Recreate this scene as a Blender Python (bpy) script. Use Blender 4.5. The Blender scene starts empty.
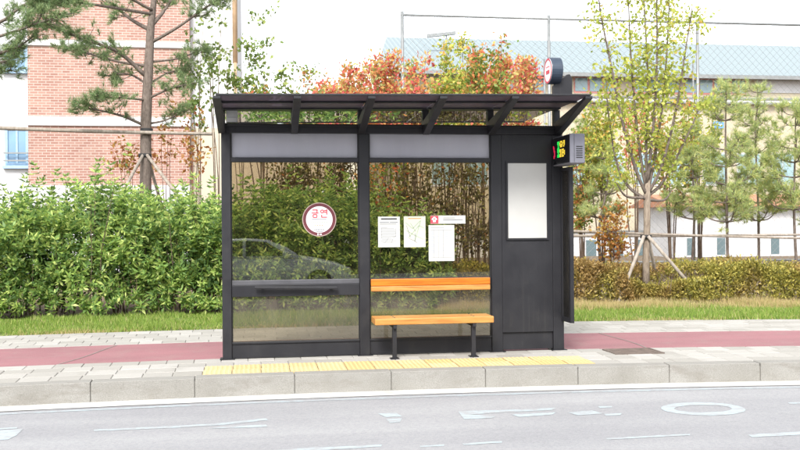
import bpy, bmesh, math, random
import numpy as np
from mathutils import Vector, Matrix

SC = bpy.context.scene
COL = SC.collection
RNG = np.random.default_rng(7)
PI = math.pi

# ------------------------------------------------------------------ camera
EYE = np.array([0.0, 0.0, 1.53])
PSI, ROLL = math.radians(8.36), math.radians(0.45)
FWD = np.array([math.sin(PSI), math.cos(PSI), 0.0])
RT = np.array([math.cos(PSI), -math.sin(PSI), 0.0])
UPV = np.cross(RT, FWD)
CAMX = RT * math.cos(ROLL) - UPV * math.sin(ROLL)
CAMY = UPV * math.cos(ROLL) + RT * math.sin(ROLL)
cam_data = bpy.data.cameras.new('camera')
cam_data.sensor_width = 36.0
cam_data.lens = 920.0 / 800.0 * 36.0
cam_data.clip_start = 0.05
cam_data.clip_end = 2000.0
cam = bpy.data.objects.new('camera', cam_data)
COL.objects.link(cam)
cam.matrix_world = Matrix(((CAMX[0], CAMY[0], -FWD[0], EYE[0]),
                           (CAMX[1], CAMY[1], -FWD[1], EYE[1]),
                           (CAMX[2], CAMY[2], -FWD[2], EYE[2]),
                           (0, 0, 0, 1)))
SC.camera = cam

# ------------------------------------------------------------------ sky, sun, exposure
SUN_EL, SUN_AZ = math.radians(44), math.radians(200)   # azimuth clockwise from +Y: behind the camera, a bit left
world = bpy.data.worlds.new('World')
SC.world = world
world.use_nodes = True
wn, wl = world.node_tree.nodes, world.node_tree.links
wn.clear()
sky = wn.new('ShaderNodeTexSky')
sky.sky_type = 'NISHITA'
sky.sun_disc = False
sky.sun_elevation = SUN_EL
sky.sun_rotation = SUN_AZ
sky.air_density = 1.0
sky.dust_density = 1.5
sky.ozone_density = 1.0
hs = wn.new('ShaderNodeHueSaturation')      # thin white overcast: the whole sky greyed evenly
hs.inputs['Saturation'].default_value = 0.18
bg = wn.new('ShaderNodeBackground')
bg.inputs['Strength'].default_value = 0.15
wo = wn.new('ShaderNodeOutputWorld')
wl.new(sky.outputs[0], hs.inputs['Color'])
wl.new(hs.outputs[0], bg.inputs['Color'])
wl.new(bg.outputs[0], wo.inputs['Surface'])

sd = bpy.data.lights.new('sun', 'SUN')
sd.energy = 1.5
sd.angle = math.radians(16)
sd.color = (1.0, 0.965, 0.91)
sun = bpy.data.objects.new('sun', sd)
COL.objects.link(sun)
_d = Vector((math.sin(SUN_AZ) * math.cos(SUN_EL), math.cos(SUN_AZ) * math.cos(SUN_EL), math.sin(SUN_EL)))
sun.rotation_euler = _d.to_track_quat('Z', 'Y').to_euler()
sun.location = (-8, -12, 30)

vs = SC.view_settings
vs.view_transform = 'Standard'
vs.look = 'None'
vs.exposure = 1.5
vs.gamma = 1.0
vs.use_curve_mapping = False
SC.render.engine = 'CYCLES'
SC.cycles.max_bounces = 8
SC.cycles.transparent_max_bounces = 24

# ------------------------------------------------------------------ placing helpers
def ray(px, py):
    return FWD + CAMX * ((px - 400) / 920.0) - CAMY * ((py - 225) / 920.0)
def at(px, py, Y):
    d = ray(px, py)
    return EYE + d * (Y / d[1])
def gnd(px, py, z=0.0):
    d = ray(px, py)
    return EYE + d * ((z - EYE[2]) / d[2])

# ------------------------------------------------------------------ object helpers
ORG = {}
def tag(o, label=None, cat=None, group=None, kind=None):
    if label: o['label'] = label
    if cat: o['category'] = cat
    if group: o['group'] = group
    if kind: o['kind'] = kind
    return o
def thing(name, label, cat, loc, group=None):
    o = bpy.data.objects.new(name, None)
    o.empty_display_size = 0.2
    COL.objects.link(o)
    o.location = [float(c) for c in loc]
    ORG[o.name] = np.array(loc, float)
    return tag(o, label, cat, group)

def link_mesh(name, v, f, mat, parent=None, smooth=False, bevel=0.0, origin=None):
    v = np.asarray(v, float)
    if parent is not None:
        org = ORG[parent.name]
    elif origin is not None:
        org = np.array(origin, float)
    else:
        lo, hi = v.min(0), v.max(0)
        org = np.array([(lo[0] + hi[0]) / 2, (lo[1] + hi[1]) / 2, lo[2]])
    me = bpy.data.meshes.new(name)
    if isinstance(f, np.ndarray):
        n, k = f.shape
        me.vertices.add(len(v))
        me.vertices.foreach_set('co', (v - org).astype(np.float32).ravel())
        me.loops.add(n * k)
        me.loops.foreach_set('vertex_index', f.astype(np.int32).ravel())
        me.polygons.add(n)
        me.polygons.foreach_set('loop_start', np.arange(0, n * k, k, dtype=np.int32))
        me.polygons.foreach_set('loop_total', np.full(n, k, dtype=np.int32))
        me.update(calc_edges=True)
    else:
        me.from_pydata([tuple(p) for p in (v - org)], [], f)
        me.update()
    if smooth:
        me.polygons.foreach_set('use_smooth', np.ones(len(me.polygons), dtype=bool))
    if mat is not None:
        me.materials.append(mat)
    o = bpy.data.objects.new(name, me)
    COL.objects.link(o)
    if parent is not None:
        o.parent = parent
    else:
        o.location = org
    ORG[o.name] = org
    if bevel:
        b = o.modifiers.new('bevel', 'BEVEL')
        b.width = bevel
        b.segments = 2
        b.limit_method = 'ANGLE'
    return o

class MB:
    def __init__(s): s.v = []; s.f = []
    def add(s, v, f):
        n = len(s.v)
        s.v += [tuple(float(c) for c in p) for p in v]
        s.f += [tuple(i + n for i in q) for q in f]
        return s
    def box(s, x0, x1, y0, y1, z0, z1):
        v = [(x0, y0, z0), (x1, y0, z0), (x1, y1, z0), (x0, y1, z0), (x0, y0, z1), (x1, y0, z1), (x1, y1, z1), (x0, y1, z1)]
        return s.add(v, [(0, 3, 2, 1), (4, 5, 6, 7), (0, 1, 5, 4), (1, 2, 6, 5), (2, 3, 7, 6), (3, 0, 4, 7)])
    def bar(s, p, q, w, h, up=(0, 0, 1)):
        p, q = np.array(p, float), np.array(q, float)
        d = (q - p) / np.linalg.norm(q - p)
        a = np.cross(d, up); a /= np.linalg.norm(a)
        b = np.cross(a, d)
        a *= w / 2; b *= h / 2
        v = [p - a - b, p + a - b, p + a + b, p - a + b, q - a - b, q + a - b, q + a + b, q - a + b]
        return s.add(v, [(0, 1, 2, 3), (7, 6, 5, 4), (0, 4, 5, 1), (1, 5, 6, 2), (2, 6, 7, 3), (3, 7, 4, 0)])
    def tube(s, pts, rad, n=7, cap=True):
        pts = np.array(pts, float)
        rad = np.broadcast_to(np.array(rad, float), (len(pts),))
        base = len(s.v)
        ref = np.array([0.31, 0.17, 0.93])
        for i, p in enumerate(pts):
            d = pts[min(i + 1, len(pts) - 1)] - pts[max(i - 1, 0)]
            d = d / (np.linalg.norm(d) + 1e-9)
            r = ref if abs(d @ ref) < 0.95 else np.array([1.0, 0, 0])
            a = np.cross(d, r); a /= np.linalg.norm(a)
            b = np.cross(d, a)
            for k in range(n):
                t = 2 * PI * k / n
                s.v.append(tuple(p + rad[i] * (a * math.cos(t) + b * math.sin(t))))
        for i in range(len(pts) - 1):
            for k in range(n):
                k2 = (k + 1) % n
                s.f.append((base + i * n + k, base + i * n + k2, base + (i + 1) * n + k2, base + (i + 1) * n + k))
        if cap:
            s.f.append(tuple(base + k for k in range(n))[::-1])
            s.f.append(tuple(base + (len(pts) - 1) * n + k for k in range(n)))
        return s
    def prism_y(s, pts, y0, y1):         # polygon in XZ, pushed along Y
        n = len(pts)
        v = [(x, y0, z) for x, z in pts] + [(x, y1, z) for x, z in pts]
        f = [tuple(range(n)), tuple(range(2 * n - 1, n - 1, -1))]
        f += [(i, i + n, (i + 1) % n + n, (i + 1) % n) for i in range(n)]
        return s.add(v, f)
    def prism_z(s, pts, z0, z1):         # polygon in XY, pushed along Z
        n = len(pts)
        v = [(x, y, z0) for x, y in pts] + [(x, y, z1) for x, y in pts]
        f = [tuple(range(n))[::-1], tuple(range(n, 2 * n))]
        f += [(i, (i + 1) % n, (i + 1) % n + n, i + n) for i in range(n)]
        return s.add(v, f)
    def disc_y(s, cx, cz, r, y0, y1, n=32):
        return s.prism_y([(cx + r * math.cos(2 * PI * k / n), cz + r * math.sin(2 * PI * k / n)) for k in range(n)], y0, y1)
    def disc_x(s, cy, cz, r, x0, x1, n=32):
        base = len(s.v)
        s.prism_y([(cy + r * math.cos(2 * PI * k / n), cz + r * math.sin(2 * PI * k / n)) for k in range(n)], x0, x1)
        s.v[base:] = [(b, a, c) for a, b, c in s.v[base:]]
        return s
    def ring_y(s, cx, cz, r0, r1, y0, y1, n=40):
        base = len(s.v)
        for r, y in ((r0, y0), (r1, y0), (r1, y1), (r0, y1)):
            for k in range(n):
                t = 2 * PI * k / n
                s.v.append((cx + r * math.cos(t), y, cz + r * math.sin(t)))
        for j in range(4):
            for k in range(n):
                k2 = (k + 1) % n; j2 = (j + 1) % 4
                s.f.append((base + j * n + k, base + j * n + k2, base + j2 * n + k2, base + j2 * n + k))
        return s
    def build(s, name, mat, parent=None, **kw):
        o = link_mesh(name, s.v, s.f, mat, parent, **kw)
        bm = bmesh.new(); bm.from_mesh(o.data)
        bmesh.ops.recalc_face_normals(bm, faces=bm.faces)
        bm.to_mesh(o.data); bm.free()
        return o

# ------------------------------------------------------------------ materials
M = {}
class NT:
    def __init__(s, name):
        s.m = bpy.data.materials.new(name); s.m.use_nodes = True
        s.n = s.m.node_tree.nodes; s.l = s.m.node_tree.links
        s.n.clear()
        s.out = s.n.new('ShaderNodeOutputMaterial')
    def new(s, t, **kw):
        n = s.n.new(t)
        for k, v in kw.items(): setattr(n, k, v)
        return n
    def coord(s, scale=1.0, kind='Object'):
        tc = s.new('ShaderNodeTexCoord'); mp = s.new('ShaderNodeMapping')
        mp.inputs['Scale'].default_value = scale if hasattr(scale, '__len__') else (scale,) * 3
        s.l.new(tc.outputs[kind], mp.inputs[0])
        return mp.outputs[0]
    def world(s, scale=1.0):
        g = s.new('ShaderNodeNewGeometry'); mp = s.new('ShaderNodeMapping')
        mp.inputs['Scale'].default_value = scale if hasattr(scale, '__len__') else (scale,) * 3
        s.l.new(g.outputs['Position'], mp.inputs[0])
        return mp.outputs[0]
    def noise(s, co, scale, detail=4, rough=0.55):
        n = s.new('ShaderNodeTexNoise')
        n.inputs['Scale'].default_value = scale; n.inputs['Detail'].default_value = detail
        n.inputs['Roughness'].default_value = rough
        s.l.new(co, n.inputs['Vector'])
        return n.outputs['Fac']
    def ramp(s, fac, stops, interp='LINEAR'):
        r = s.new('ShaderNodeValToRGB'); e = r.color_ramp; e.interpolation = interp
        while len(e.elements) < len(stops): e.elements.new(0.5)
        for el, (p, c) in zip(e.elements, stops):
            el.position = p; el.color = (c[0], c[1], c[2], 1)
        s.l.new(fac, r.inputs[0])
        return r.outputs[0]
    def mix(s, a, b, fac, mode='MIX'):
        n = s.new('ShaderNodeMix', data_type='RGBA', blend_type=mode)
        for v, i in ((fac, 0), (a, 6), (b, 7)):
            if isinstance(v, (int, float)): n.inputs[i].default_value = v
            elif isinstance(v, tuple): n.inputs[i].default_value = (v[0], v[1], v[2], 1)
            else: s.l.new(v, n.inputs[i])
        return n.outputs[2]
    def bump(s, h, strength=0.3, dist=0.01):
        b = s.new('ShaderNodeBump')
        b.inputs['Strength'].default_value = strength; b.inputs['Distance'].default_value = dist
        s.l.new(h, b.inputs['Height'])
        return b.outputs[0]
    def bsdf(s, col, rough=0.6, metal=0.0, normal=None, spec=0.5):
        b = s.new('ShaderNodeBsdfPrincipled')
        if isinstance(col, tuple): b.inputs['Base Color'].default_value = (col[0], col[1], col[2], 1)
        else: s.l.new(col, b.inputs['Base Color'])
        if isinstance(rough, (int, float)): b.inputs['Roughness'].default_value = rough
        else: s.l.new(rough, b.inputs['Roughness'])
        b.inputs['Metallic'].default_value = metal
        b.inputs['Specular IOR Level'].default_value = spec
        if normal is not None: s.l.new(normal, b.inputs['Normal'])
        return b.outputs[0]
    def done(s, sh):
        s.l.new(sh, s.out.inputs['Surface']); return s.m

def plain(name, col, rough=0.6, var=0.12, scale=9.0, metal=0.0, bump=0.0, spec=0.5, space='world'):
    t = NT(name)
    co = t.world() if space == 'world' else t.coord()
    nz = t.noise(co, scale, 5)
    lo = tuple(c * (1 - var) for c in col); hi = tuple(min(1, c * (1 + var)) for c in col)
    c = t.ramp(nz, [(0.3, lo), (0.7, hi)])
    nr = t.bump(t.noise(co, scale * 12, 3), bump, 0.004) if bump else None
    M[name] = t.done(t.bsdf(c, rough, metal, nr, spec))
    return M[name]

def leaf_mat(name, stops, trans=0.35, rough=0.45, patch=None):
    t = NT(name)
    g = t.new('ShaderNodeNewGeometry')
    c = t.ramp(g.outputs['Random Per Island'], stops)
    if patch:
        c2 = t.ramp(g.outputs['Random Per Island'], patch)
        nz = t.noise(t.world(), 0.9, 3)
        fac = t.ramp(nz, [(0.46, (0, 0, 0)), (0.62, (0.85, 0.85, 0.85))])
        c = t.mix(c, c2, fac)
    b = t.bsdf(c, rough, spec=0.35)
    tr = t.new('ShaderNodeBsdfTranslucent')
    t.l.new(c, tr.inputs[0])
    mx = t.new('ShaderNodeMixShader'); mx.inputs[0].default_value = trans
    t.l.new(b, mx.inputs[1]); t.l.new(tr.outputs[0], mx.inputs[2])
    M[name] = t.done(mx.outputs[0])
    return M[name]

def glass_mat(name, tint, refl=1.0, rough=0.0, dirt=0.06):
    t = NT(name)
    tr = t.new('ShaderNodeBsdfTransparent'); tr.inputs[0].default_value = (*tint, 1)
    gl = t.new('ShaderNodeBsdfGlossy'); gl.inputs['Roughness'].default_value = rough
    gl.inputs[0].default_value = (0.95, 0.97, 1.0, 1)
    fr = t.new('ShaderNodeFresnel'); fr.inputs[0].default_value = 1.5
    mu = t.new('ShaderNodeMath', operation='MULTIPLY'); mu.inputs[1].default_value = refl
    mu.use_clamp = True
    t.l.new(fr.outputs[0], mu.inputs[0])
    mx = t.new('ShaderNodeMixShader')
    t.l.new(mu.outputs[0], mx.inputs[0]); t.l.new(tr.outputs[0], mx.inputs[1]); t.l.new(gl.outputs[0], mx.inputs[2])
    df = t.new('ShaderNodeBsdfDiffuse'); df.inputs[0].default_value = (0.42, 0.37, 0.29, 1)
    nz = t.noise(t.world((2.0, 2.0, 0.7)), 2.2, 6, 0.65)
    dm = t.new('ShaderNodeMapRange')
    dm.inputs[1].default_value = 0.35; dm.inputs[2].default_value = 0.8
    dm.inputs[3].default_value = dirt * 0.35; dm.inputs[4].default_value = dirt * 1.8
    t.l.new(nz, dm.inputs[0])
    m2 = t.new('ShaderNodeMixShader')
    t.l.new(dm.outputs[0], m2.inputs[0]); t.l.new(mx.outputs[0], m2.inputs[1]); t.l.new(df.outputs[0], m2.inputs[2])
    M[name] = t.done(m2.outputs[0])
    return M[name]

# asphalt
t = NT('asphalt'); co = t.world()
fine = t.noise(co, 160, 3, 0.7)
c = t.ramp(fine, [(0.3, (0.265, 0.265, 0.27)), (0.7, (0.40, 0.40, 0.408))])
big = t.noise(t.world((0.35, 1.2, 1)), 0.8, 5)
c = t.mix(c, t.ramp(big, [(0.3, (0.86, 0.86, 0.87)), (0.7, (1.06, 1.06, 1.05))]), 1.0, 'MULTIPLY')
st = t.noise(t.world((0.7, 2.6, 1)), 1.7, 6, 0.7)
c = t.mix(c, (0.20, 0.20, 0.20), t.ramp(st, [(0.62, (0, 0, 0)), (0.78, (0.4, 0.4, 0.4))]))
agg = t.new('ShaderNodeTexVoronoi'); agg.inputs['Scale'].default_value = 55
t.l.new(co, agg.inputs['Vector'])
c = t.mix(c, t.ramp(agg.outputs['Color'], [(0.0, (0.88, 0.88, 0.89)), (0.6, (1.0, 1.0, 1.0)), (1.0, (1.08, 1.07, 1.06))]), 1.0, 'MULTIPLY')
trk = t.noise(t.world((0.05, 1.6, 1)), 1.0, 3, 0.5)
c = t.mix(c, t.ramp(trk, [(0.35, (0.92, 0.92, 0.93)), (0.6, (1.03, 1.03, 1.03))]), 1.0, 'MULTIPLY')
ck = t.new('ShaderNodeTexVoronoi', feature='DISTANCE_TO_EDGE'); ck.inputs['Scale'].default_value = 0.42
wp = t.new('ShaderNodeVectorMath', operation='ADD')
wn_ = t.new('ShaderNodeTexNoise'); wn_.inputs['Scale'].default_value = 2.5; wn_.inputs['Detail'].default_value = 6
t.l.new(co, wn_.inputs['Vector']); t.l.new(co, wp.inputs[0]); t.l.new(wn_.outputs['Color'], wp.inputs[1])
t.l.new(wp.outputs[0], ck.inputs['Vector'])
ckm = t.ramp(ck.outputs['Distance'], [(0.0, (0.16, 0.16, 0.16)), (0.004, (0, 0, 0))])
c = t.mix(c, (0.12, 0.12, 0.12), ckm)
M['asphalt'] = t.done(t.bsdf(c, 0.85, 0, t.bump(fine, 0.5, 0.006), 0.3))
# worn road paint: patches rubbed through to the asphalt
t = NT('road_paint'); co = t.world()
w = t.noise(t.world((1, 2.2, 1)), 7, 9, 0.85); fine = t.noise(co, 150, 2)
pc = t.ramp(fine, [(0.3, (0.36, 0.435, 0.46)), (0.7, (0.44, 0.515, 0.54))])
c = t.mix(pc, (0.33, 0.33, 0.337), t.ramp(w, [(0.44, (0.05, 0.05, 0.05)), (0.56, (0.95, 0.95, 0.95))]))
M['road_paint'] = t.done(t.bsdf(c, 0.7, 0, t.bump(fine, 0.3, 0.003), 0.3))
plain('gutter_concrete', (0.52, 0.51, 0.48), 0.85, 0.18, 3.0, bump=0.3)
# kerb granite
t = NT('kerb_granite'); co = t.world()
sp = t.noise(co, 120, 2, 0.8); big = t.noise(co, 2.2, 5)
c = t.ramp(sp, [(0.32, (0.225, 0.218, 0.203)), (0.55, (0.30, 0.291, 0.272)), (0.75, (0.355, 0.347, 0.327))])
c = t.mix(c, t.ramp(big, [(0.3, (0.86, 0.85, 0.82)), (0.7, (1.08, 1.08, 1.07))]), 1.0, 'MULTIPLY')
drt = t.noise(t.world((1, 1, 3)), 2.2, 8, 0.75)
c = t.mix(c, (0.16, 0.14, 0.115), t.ramp(drt, [(0.52, (0, 0, 0)), (0.74, (0.6, 0.6, 0.6))]))
scf = t.noise(t.world((0.8, 1, 9)), 3.0, 7, 0.7)
c = t.mix(c, (0.44, 0.43, 0.41), t.ramp(scf, [(0.64, (0, 0, 0)), (0.72, (0.5, 0.5, 0.5))]))
M['kerb_granite'] = t.done(t.bsdf(c, 0.8, 0, t.bump(sp, 0.35, 0.004), 0.3))
# pavers: every block its own tone
def paver_mat(name, a, b, dirt=(0.20, 0.19, 0.16)):
    t = NT(name); oi = t.new('ShaderNodeObjectInfo')
    c = t.ramp(oi.outputs['Random'], [(0.0, a), (1.0, b)])
    co = t.world(); sp = t.noise(co, 90, 3, 0.7)
    c = t.mix(c, t.ramp(sp, [(0.3, (0.86, 0.86, 0.86)), (0.7, (1.08, 1.08, 1.08))]), 1.0, 'MULTIPLY')
    dr = t.noise(co, 2.4, 6, 0.7)
    c = t.mix(c, dirt, t.ramp(dr, [(0.55, (0, 0, 0)), (0.8, (0.45, 0.45, 0.45))]))
    M[name] = t.done(t.bsdf(c, 0.85, 0, t.bump(sp, 0.4, 0.004), 0.3))
paver_mat('paver', (0.33, 0.315, 0.285), (0.43, 0.415, 0.385))
paver_mat('tactile', (0.50, 0.375, 0.165), (0.56, 0.45, 0.25), (0.42, 0.34, 0.18))
plain('joint_sand', (0.24, 0.23, 0.205), 0.95, 0.2, 14)
# red bicycle path
t = NT('red_path'); co = t.world()
sp = t.noise(co, 130, 3, 0.7); big = t.noise(t.world((0.5, 1.5, 1)), 1.3, 6)
c = t.ramp(sp, [(0.3, (0.245, 0.112, 0.123)), (0.7, (0.34, 0.170, 0.182))])
c = t.mix(c, t.ramp(big, [(0.3, (0.88, 0.9, 0.9)), (0.7, (1.1, 1.08, 1.08))]), 1.0, 'MULTIPLY')
c = t.mix(c, (0.28, 0.20, 0.185), t.ramp(t.noise(co, 3.1, 6, 0.7), [(0.50, (0, 0, 0)), (0.75, (0.6, 0.6, 0.6))]))
c = t.mix(c, (0.16, 0.10, 0.09), t.ramp(t.noise(t.world((0.6, 3, 1)), 2.0, 7, 0.75), [(0.6, (0, 0, 0)), (0.75, (0.4, 0.4, 0.4))]))
M['red_path'] = t.done(t.bsdf(c, 0.85, 0, t.bump(sp, 0.4, 0.004), 0.3))
plain('soil', (0.16, 0.115, 0.07), 0.95, 0.35, 6, bump=0.6)
plain('lawn_soil', (0.13, 0.15, 0.06), 0.95, 0.35, 5, bump=0.6)
plain('far_ground', (0.16, 0.15, 0.11), 0.95, 0.25, 0.6)

# shelter
t = NT('charcoal'); co = t.world()
nz = t.noise(co, 3.0, 6, 0.65); fn = t.noise(co, 260, 2)
c = t.ramp(nz, [(0.3, (0.016, 0.016, 0.0195)), (0.7, (0.022, 0.022, 0.026))])
du = t.noise(t.world((1, 1, 0.5)), 5.0, 6, 0.7)
c = t.mix(c, (0.055, 0.052, 0.048), t.ramp(du, [(0.56, (0, 0, 0)), (0.82, (0.5, 0.5, 0.5))]))
stk_ = t.noise(t.world((22, 22, 0.5)), 1.0, 5, 0.6)
c = t.mix(c, (0.05, 0.048, 0.046), t.ramp(stk_, [(0.60, (0, 0, 0)), (0.74, (0.35, 0.35, 0.35))]))
M['charcoal'] = t.done(t.bsdf(c, t.ramp(nz, [(0.3, (0.38,) * 3), (0.7, (0.55,) * 3)]), 0.0, t.bump(fn, 0.06, 0.002), 0.4))
plain('rubber', (0.015, 0.015, 0.016), 0.6, 0.2)
plain('grey_metal', (0.10, 0.10, 0.11), 0.5, 0.15, 6, metal=0.3)
glass_mat('smoked_glass', (0.735, 0.69, 0.60), 2.4, 0.0, 0.012)
glass_mat('dusty_glass', (0.70, 0.66, 0.57), 1.2, 0.02, 0.11)
glass_mat('dark_wing_glass', (0.42, 0.40, 0.38), 1.0, 0.0, 0.05)
# frosted film panel
t = NT('frosted_film'); co = t.world()
nz = t.noise(t.world((1, 1, 0.15)), 4, 6, 0.6)
c = t.ramp(nz, [(0.3, (0.62, 0.62, 0.69)), (0.7, (0.68, 0.68, 0.75))])
sk = t.noise(t.world((14, 1, 0.6)), 1.0, 5, 0.6)
c = t.mix(c, (0.74, 0.74, 0.76), t.ramp(sk, [(0.66, (0, 0, 0)), (0.74, (0.45, 0.45, 0.45))]))
b = t.bsdf(c, 0.4, 0, None, 0.4)
tl = t.new('ShaderNodeBsdfTranslucent'); t.l.new(c, tl.inputs[0])
mx = t.new('ShaderNodeMixShader'); mx.inputs[0].default_value = 0.55
t.l.new(b, mx.inputs[1]); t.l.new(tl.outputs[0], mx.inputs[2])
M['frosted_film'] = t.done(mx.outputs[0])
# roof sheets: smoked polycarbonate
def roof_mat(name, tint, body, tr_amt, rough):
    t = NT(name)
    tr = t.new('ShaderNodeBsdfTransparent'); tr.inputs[0].default_value = (*tint, 1)
    nz = t.noise(t.world(), 6, 5, 0.6)
    c = t.ramp(nz, [(0.3, tuple(x * 0.85 for x in body)), (0.7, tuple(x * 1.15 for x in body))])
    b = t.bsdf(c, rough, 0, None, 0.5)
    tl = t.new('ShaderNodeBsdfTranslucent'); t.l.new(c, tl.inputs[0])
    m1 = t.new('ShaderNodeMixShader'); m1.inputs[0].default_value = 0.35
    t.l.new(b, m1.inputs[1]); t.l.new(tl.outputs[0], m1.inputs[2])
    mx = t.new('ShaderNodeMixShader'); mx.inputs[0].default_value = tr_amt
    t.l.new(m1.outputs[0], mx.inputs[1]); t.l.new(tr.outputs[0], mx.inputs[2])
    M[name] = t.done(mx.outputs[0])
roof_mat('roof_sheet', (0.50, 0.42, 0.48), (0.13, 0.115, 0.135), 0.26, 0.5)
glass_mat('roof_clear', (0.70, 0.68, 0.66), 1.0, 0.0, 0.01)
# wood
t = NT('orange_wood')
co = t.coord((1.2, 22, 22))
gr = t.noise(co, 2.0, 6, 0.6)
c = t.ramp(gr, [(0.28, (0.33, 0.13, 0.03)), (0.5, (0.50, 0.225, 0.055)), (0.72, (0.60, 0.32, 0.10))])
c = t.mix(c, (0.62, 0.42, 0.17), t.ramp(t.noise(t.world(), 2.5, 5), [(0.5, (0, 0, 0)), (0.75, (0.4, 0.4, 0.4))]))
M['orange_wood'] = t.done(t.bsdf(c, 0.38, 0, t.bump(gr, 0.15, 0.002), 0.5))
t = NT('deep_orange_wood')
co = t.coord((1.2, 22, 22))
gr = t.noise(co, 2.0, 6, 0.6)
c = t.ramp(gr, [(0.28, (0.40, 0.085, 0.008)), (0.5, (0.56, 0.15, 0.012)), (0.72, (0.66, 0.21, 0.02))])
M['deep_orange_wood'] = t.done(t.bsdf(c, 0.35, 0, t.bump(gr, 0.15, 0.002), 0.5))
# print
plain('paper', (0.56, 0.56, 0.53), 0.7, 0.03, 5)
plain('paper_cream', (0.55, 0.55, 0.47), 0.7, 0.03, 5)
plain('white_board', (0.50, 0.495, 0.475), 0.55, 0.05, 3)
plain('ink_grey', (0.22, 0.23, 0.26), 0.8, 0.1)
plain('ink_blue', (0.30, 0.34, 0.48), 0.8, 0.1)
plain('ink_green', (0.30, 0.40, 0.28), 0.8, 0.1)
plain('ink_red', (0.60, 0.06, 0.09), 0.6, 0.05)
plain('ink_black', (0.05, 0.05, 0.06), 0.7, 0.1)
plain('ink_orange', (0.65, 0.30, 0.12), 0.7, 0.1)
plain('maroon', (0.13, 0.025, 0.035), 0.5, 0.1)
plain('sticker_white', (0.78, 0.76, 0.76), 0.5, 0.03)
plain('sticker_rim', (0.42, 0.32, 0.28), 0.5, 0.1)
def emit(name, col, s):
    t = NT(name); e = t.new('ShaderNodeEmission'); e.inputs[0].default_value = (*col, 1); e.inputs[1].default_value = s
    M[name] = t.done(e.outputs[0])
emit('led_green', (0.03, 0.75, 0.10), 0.45)
emit('led_yellow', (0.85, 0.62, 0.06), 0.45)
emit('led_red', (0.85, 0.03, 0.10), 0.32)
plain('display_grey', (0.16, 0.16, 0.19), 0.55, 0.1, 8)
plain('screen_black', (0.008, 0.008, 0.010), 0.15, 0.1)
plain('sign_blue', (0.035, 0.05, 0.075), 0.35, 0.1)
# buildings
t = NT('brick')
tc = t.new('ShaderNodeNewGeometry'); sx = t.new('ShaderNodeSeparateXYZ'); cx = t.new('ShaderNodeCombineXYZ')
t.l.new(tc.outputs['Position'], sx.inputs[0])
ad = t.new('ShaderNodeMath', operation='ADD'); t.l.new(sx.outputs[0], ad.inputs[0]); t.l.new(sx.outputs[1], ad.inputs[1])
t.l.new(ad.outputs[0], cx.inputs[0]); t.l.new(sx.outputs[2], cx.inputs[1])
br = t.new('ShaderNodeTexBrick')
br.inputs['Color1'].default_value = (0.37, 0.225, 0.18, 1); br.inputs['Color2'].default_value = (0.29, 0.15, 0.12, 1)
br.inputs['Mortar'].default_value = (0.47, 0.385, 0.34, 1)
br.inputs['Scale'].default_value = 1.0; br.inputs['Brick Width'].default_value = 0.26; br.inputs['Row Height'].default_value = 0.088
br.inputs['Mortar Size'].default_value = 0.011; br.inputs['Mortar Smooth'].default_value = 0.2
t.l.new(cx.outputs[0], br.inputs['Vector'])
c = t.mix(br.outputs['Color'], t.ramp(t.noise(t.world(), 0.8, 5), [(0.3, (0.9, 0.9, 0.9)), (0.7, (1.1, 1.1, 1.1))]), 1.0, 'MULTIPLY')
M['brick'] = t.done(t.bsdf(c, 0.85, 0, t.bump(br.outputs['Fac'], -0.4, 0.01), 0.3))
plain('white_render', (0.55, 0.55, 0.56), 0.8, 0.06, 1.2)
plain('cream_render', (0.50, 0.43, 0.34), 0.85, 0.06, 1.0)
plain('cream_light', (0.46, 0.40, 0.295), 0.85, 0.05, 0.7)
t = NT('metal_roof')
wv = t.new('ShaderNodeTexWave', wave_type='BANDS', bands_direction='X')
wv.inputs['Scale'].default_value = 1.1
t.l.new(t.world(), wv.inputs['Vector'])
c = t.ramp(wv.outputs['Fac'], [(0.0, (0.215, 0.265, 0.28)), (0.85, (0.24, 0.29, 0.305)), (1.0, (0.28, 0.325, 0.34))])
M['metal_roof'] = t.done(t.bsdf(c, 0.55, 0, t.bump(wv.outputs['Fac'], 0.4, 0.05), 0.4))
plain('red_frame', (0.55, 0.22, 0.19), 0.6, 0.1)
plain('terracotta', (0.42, 0.20, 0.12), 0.8, 0.2, 3)
plain('blue_frame', (0.30, 0.45, 0.62), 0.6, 0.1)
plain('pipe_tan', (0.48, 0.33, 0.20), 0.7, 0.15, 3)
plain('galvanised', (0.24, 0.25, 0.25), 0.5, 0.15, 5, metal=0.4)
plain('sign_blue_bright', (0.10, 0.28, 0.60), 0.5, 0.1)
t = NT('window_glass'); M['window_glass'] = t.done(t.bsdf(t.ramp(t.noise(t.world(), 1.0, 3), [(0.3, (0.12, 0.22, 0.34)), (0.7, (0.16, 0.30, 0.46))]), 0.12, 0, None, 0.6))
t = NT('pale_glass'); M['pale_glass'] = t.done(t.bsdf(t.ramp(t.noise(t.world(), 0.6, 3), [(0.3, (0.20, 0.32, 0.36)), (0.7, (0.27, 0.39, 0.43))]), 0.15, 0, None, 0.6))
t = NT('teal_glass'); M['teal_glass'] = t.done(t.bsdf((0.12, 0.17, 0.185), 0.12, 0, None, 0.6))
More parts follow.
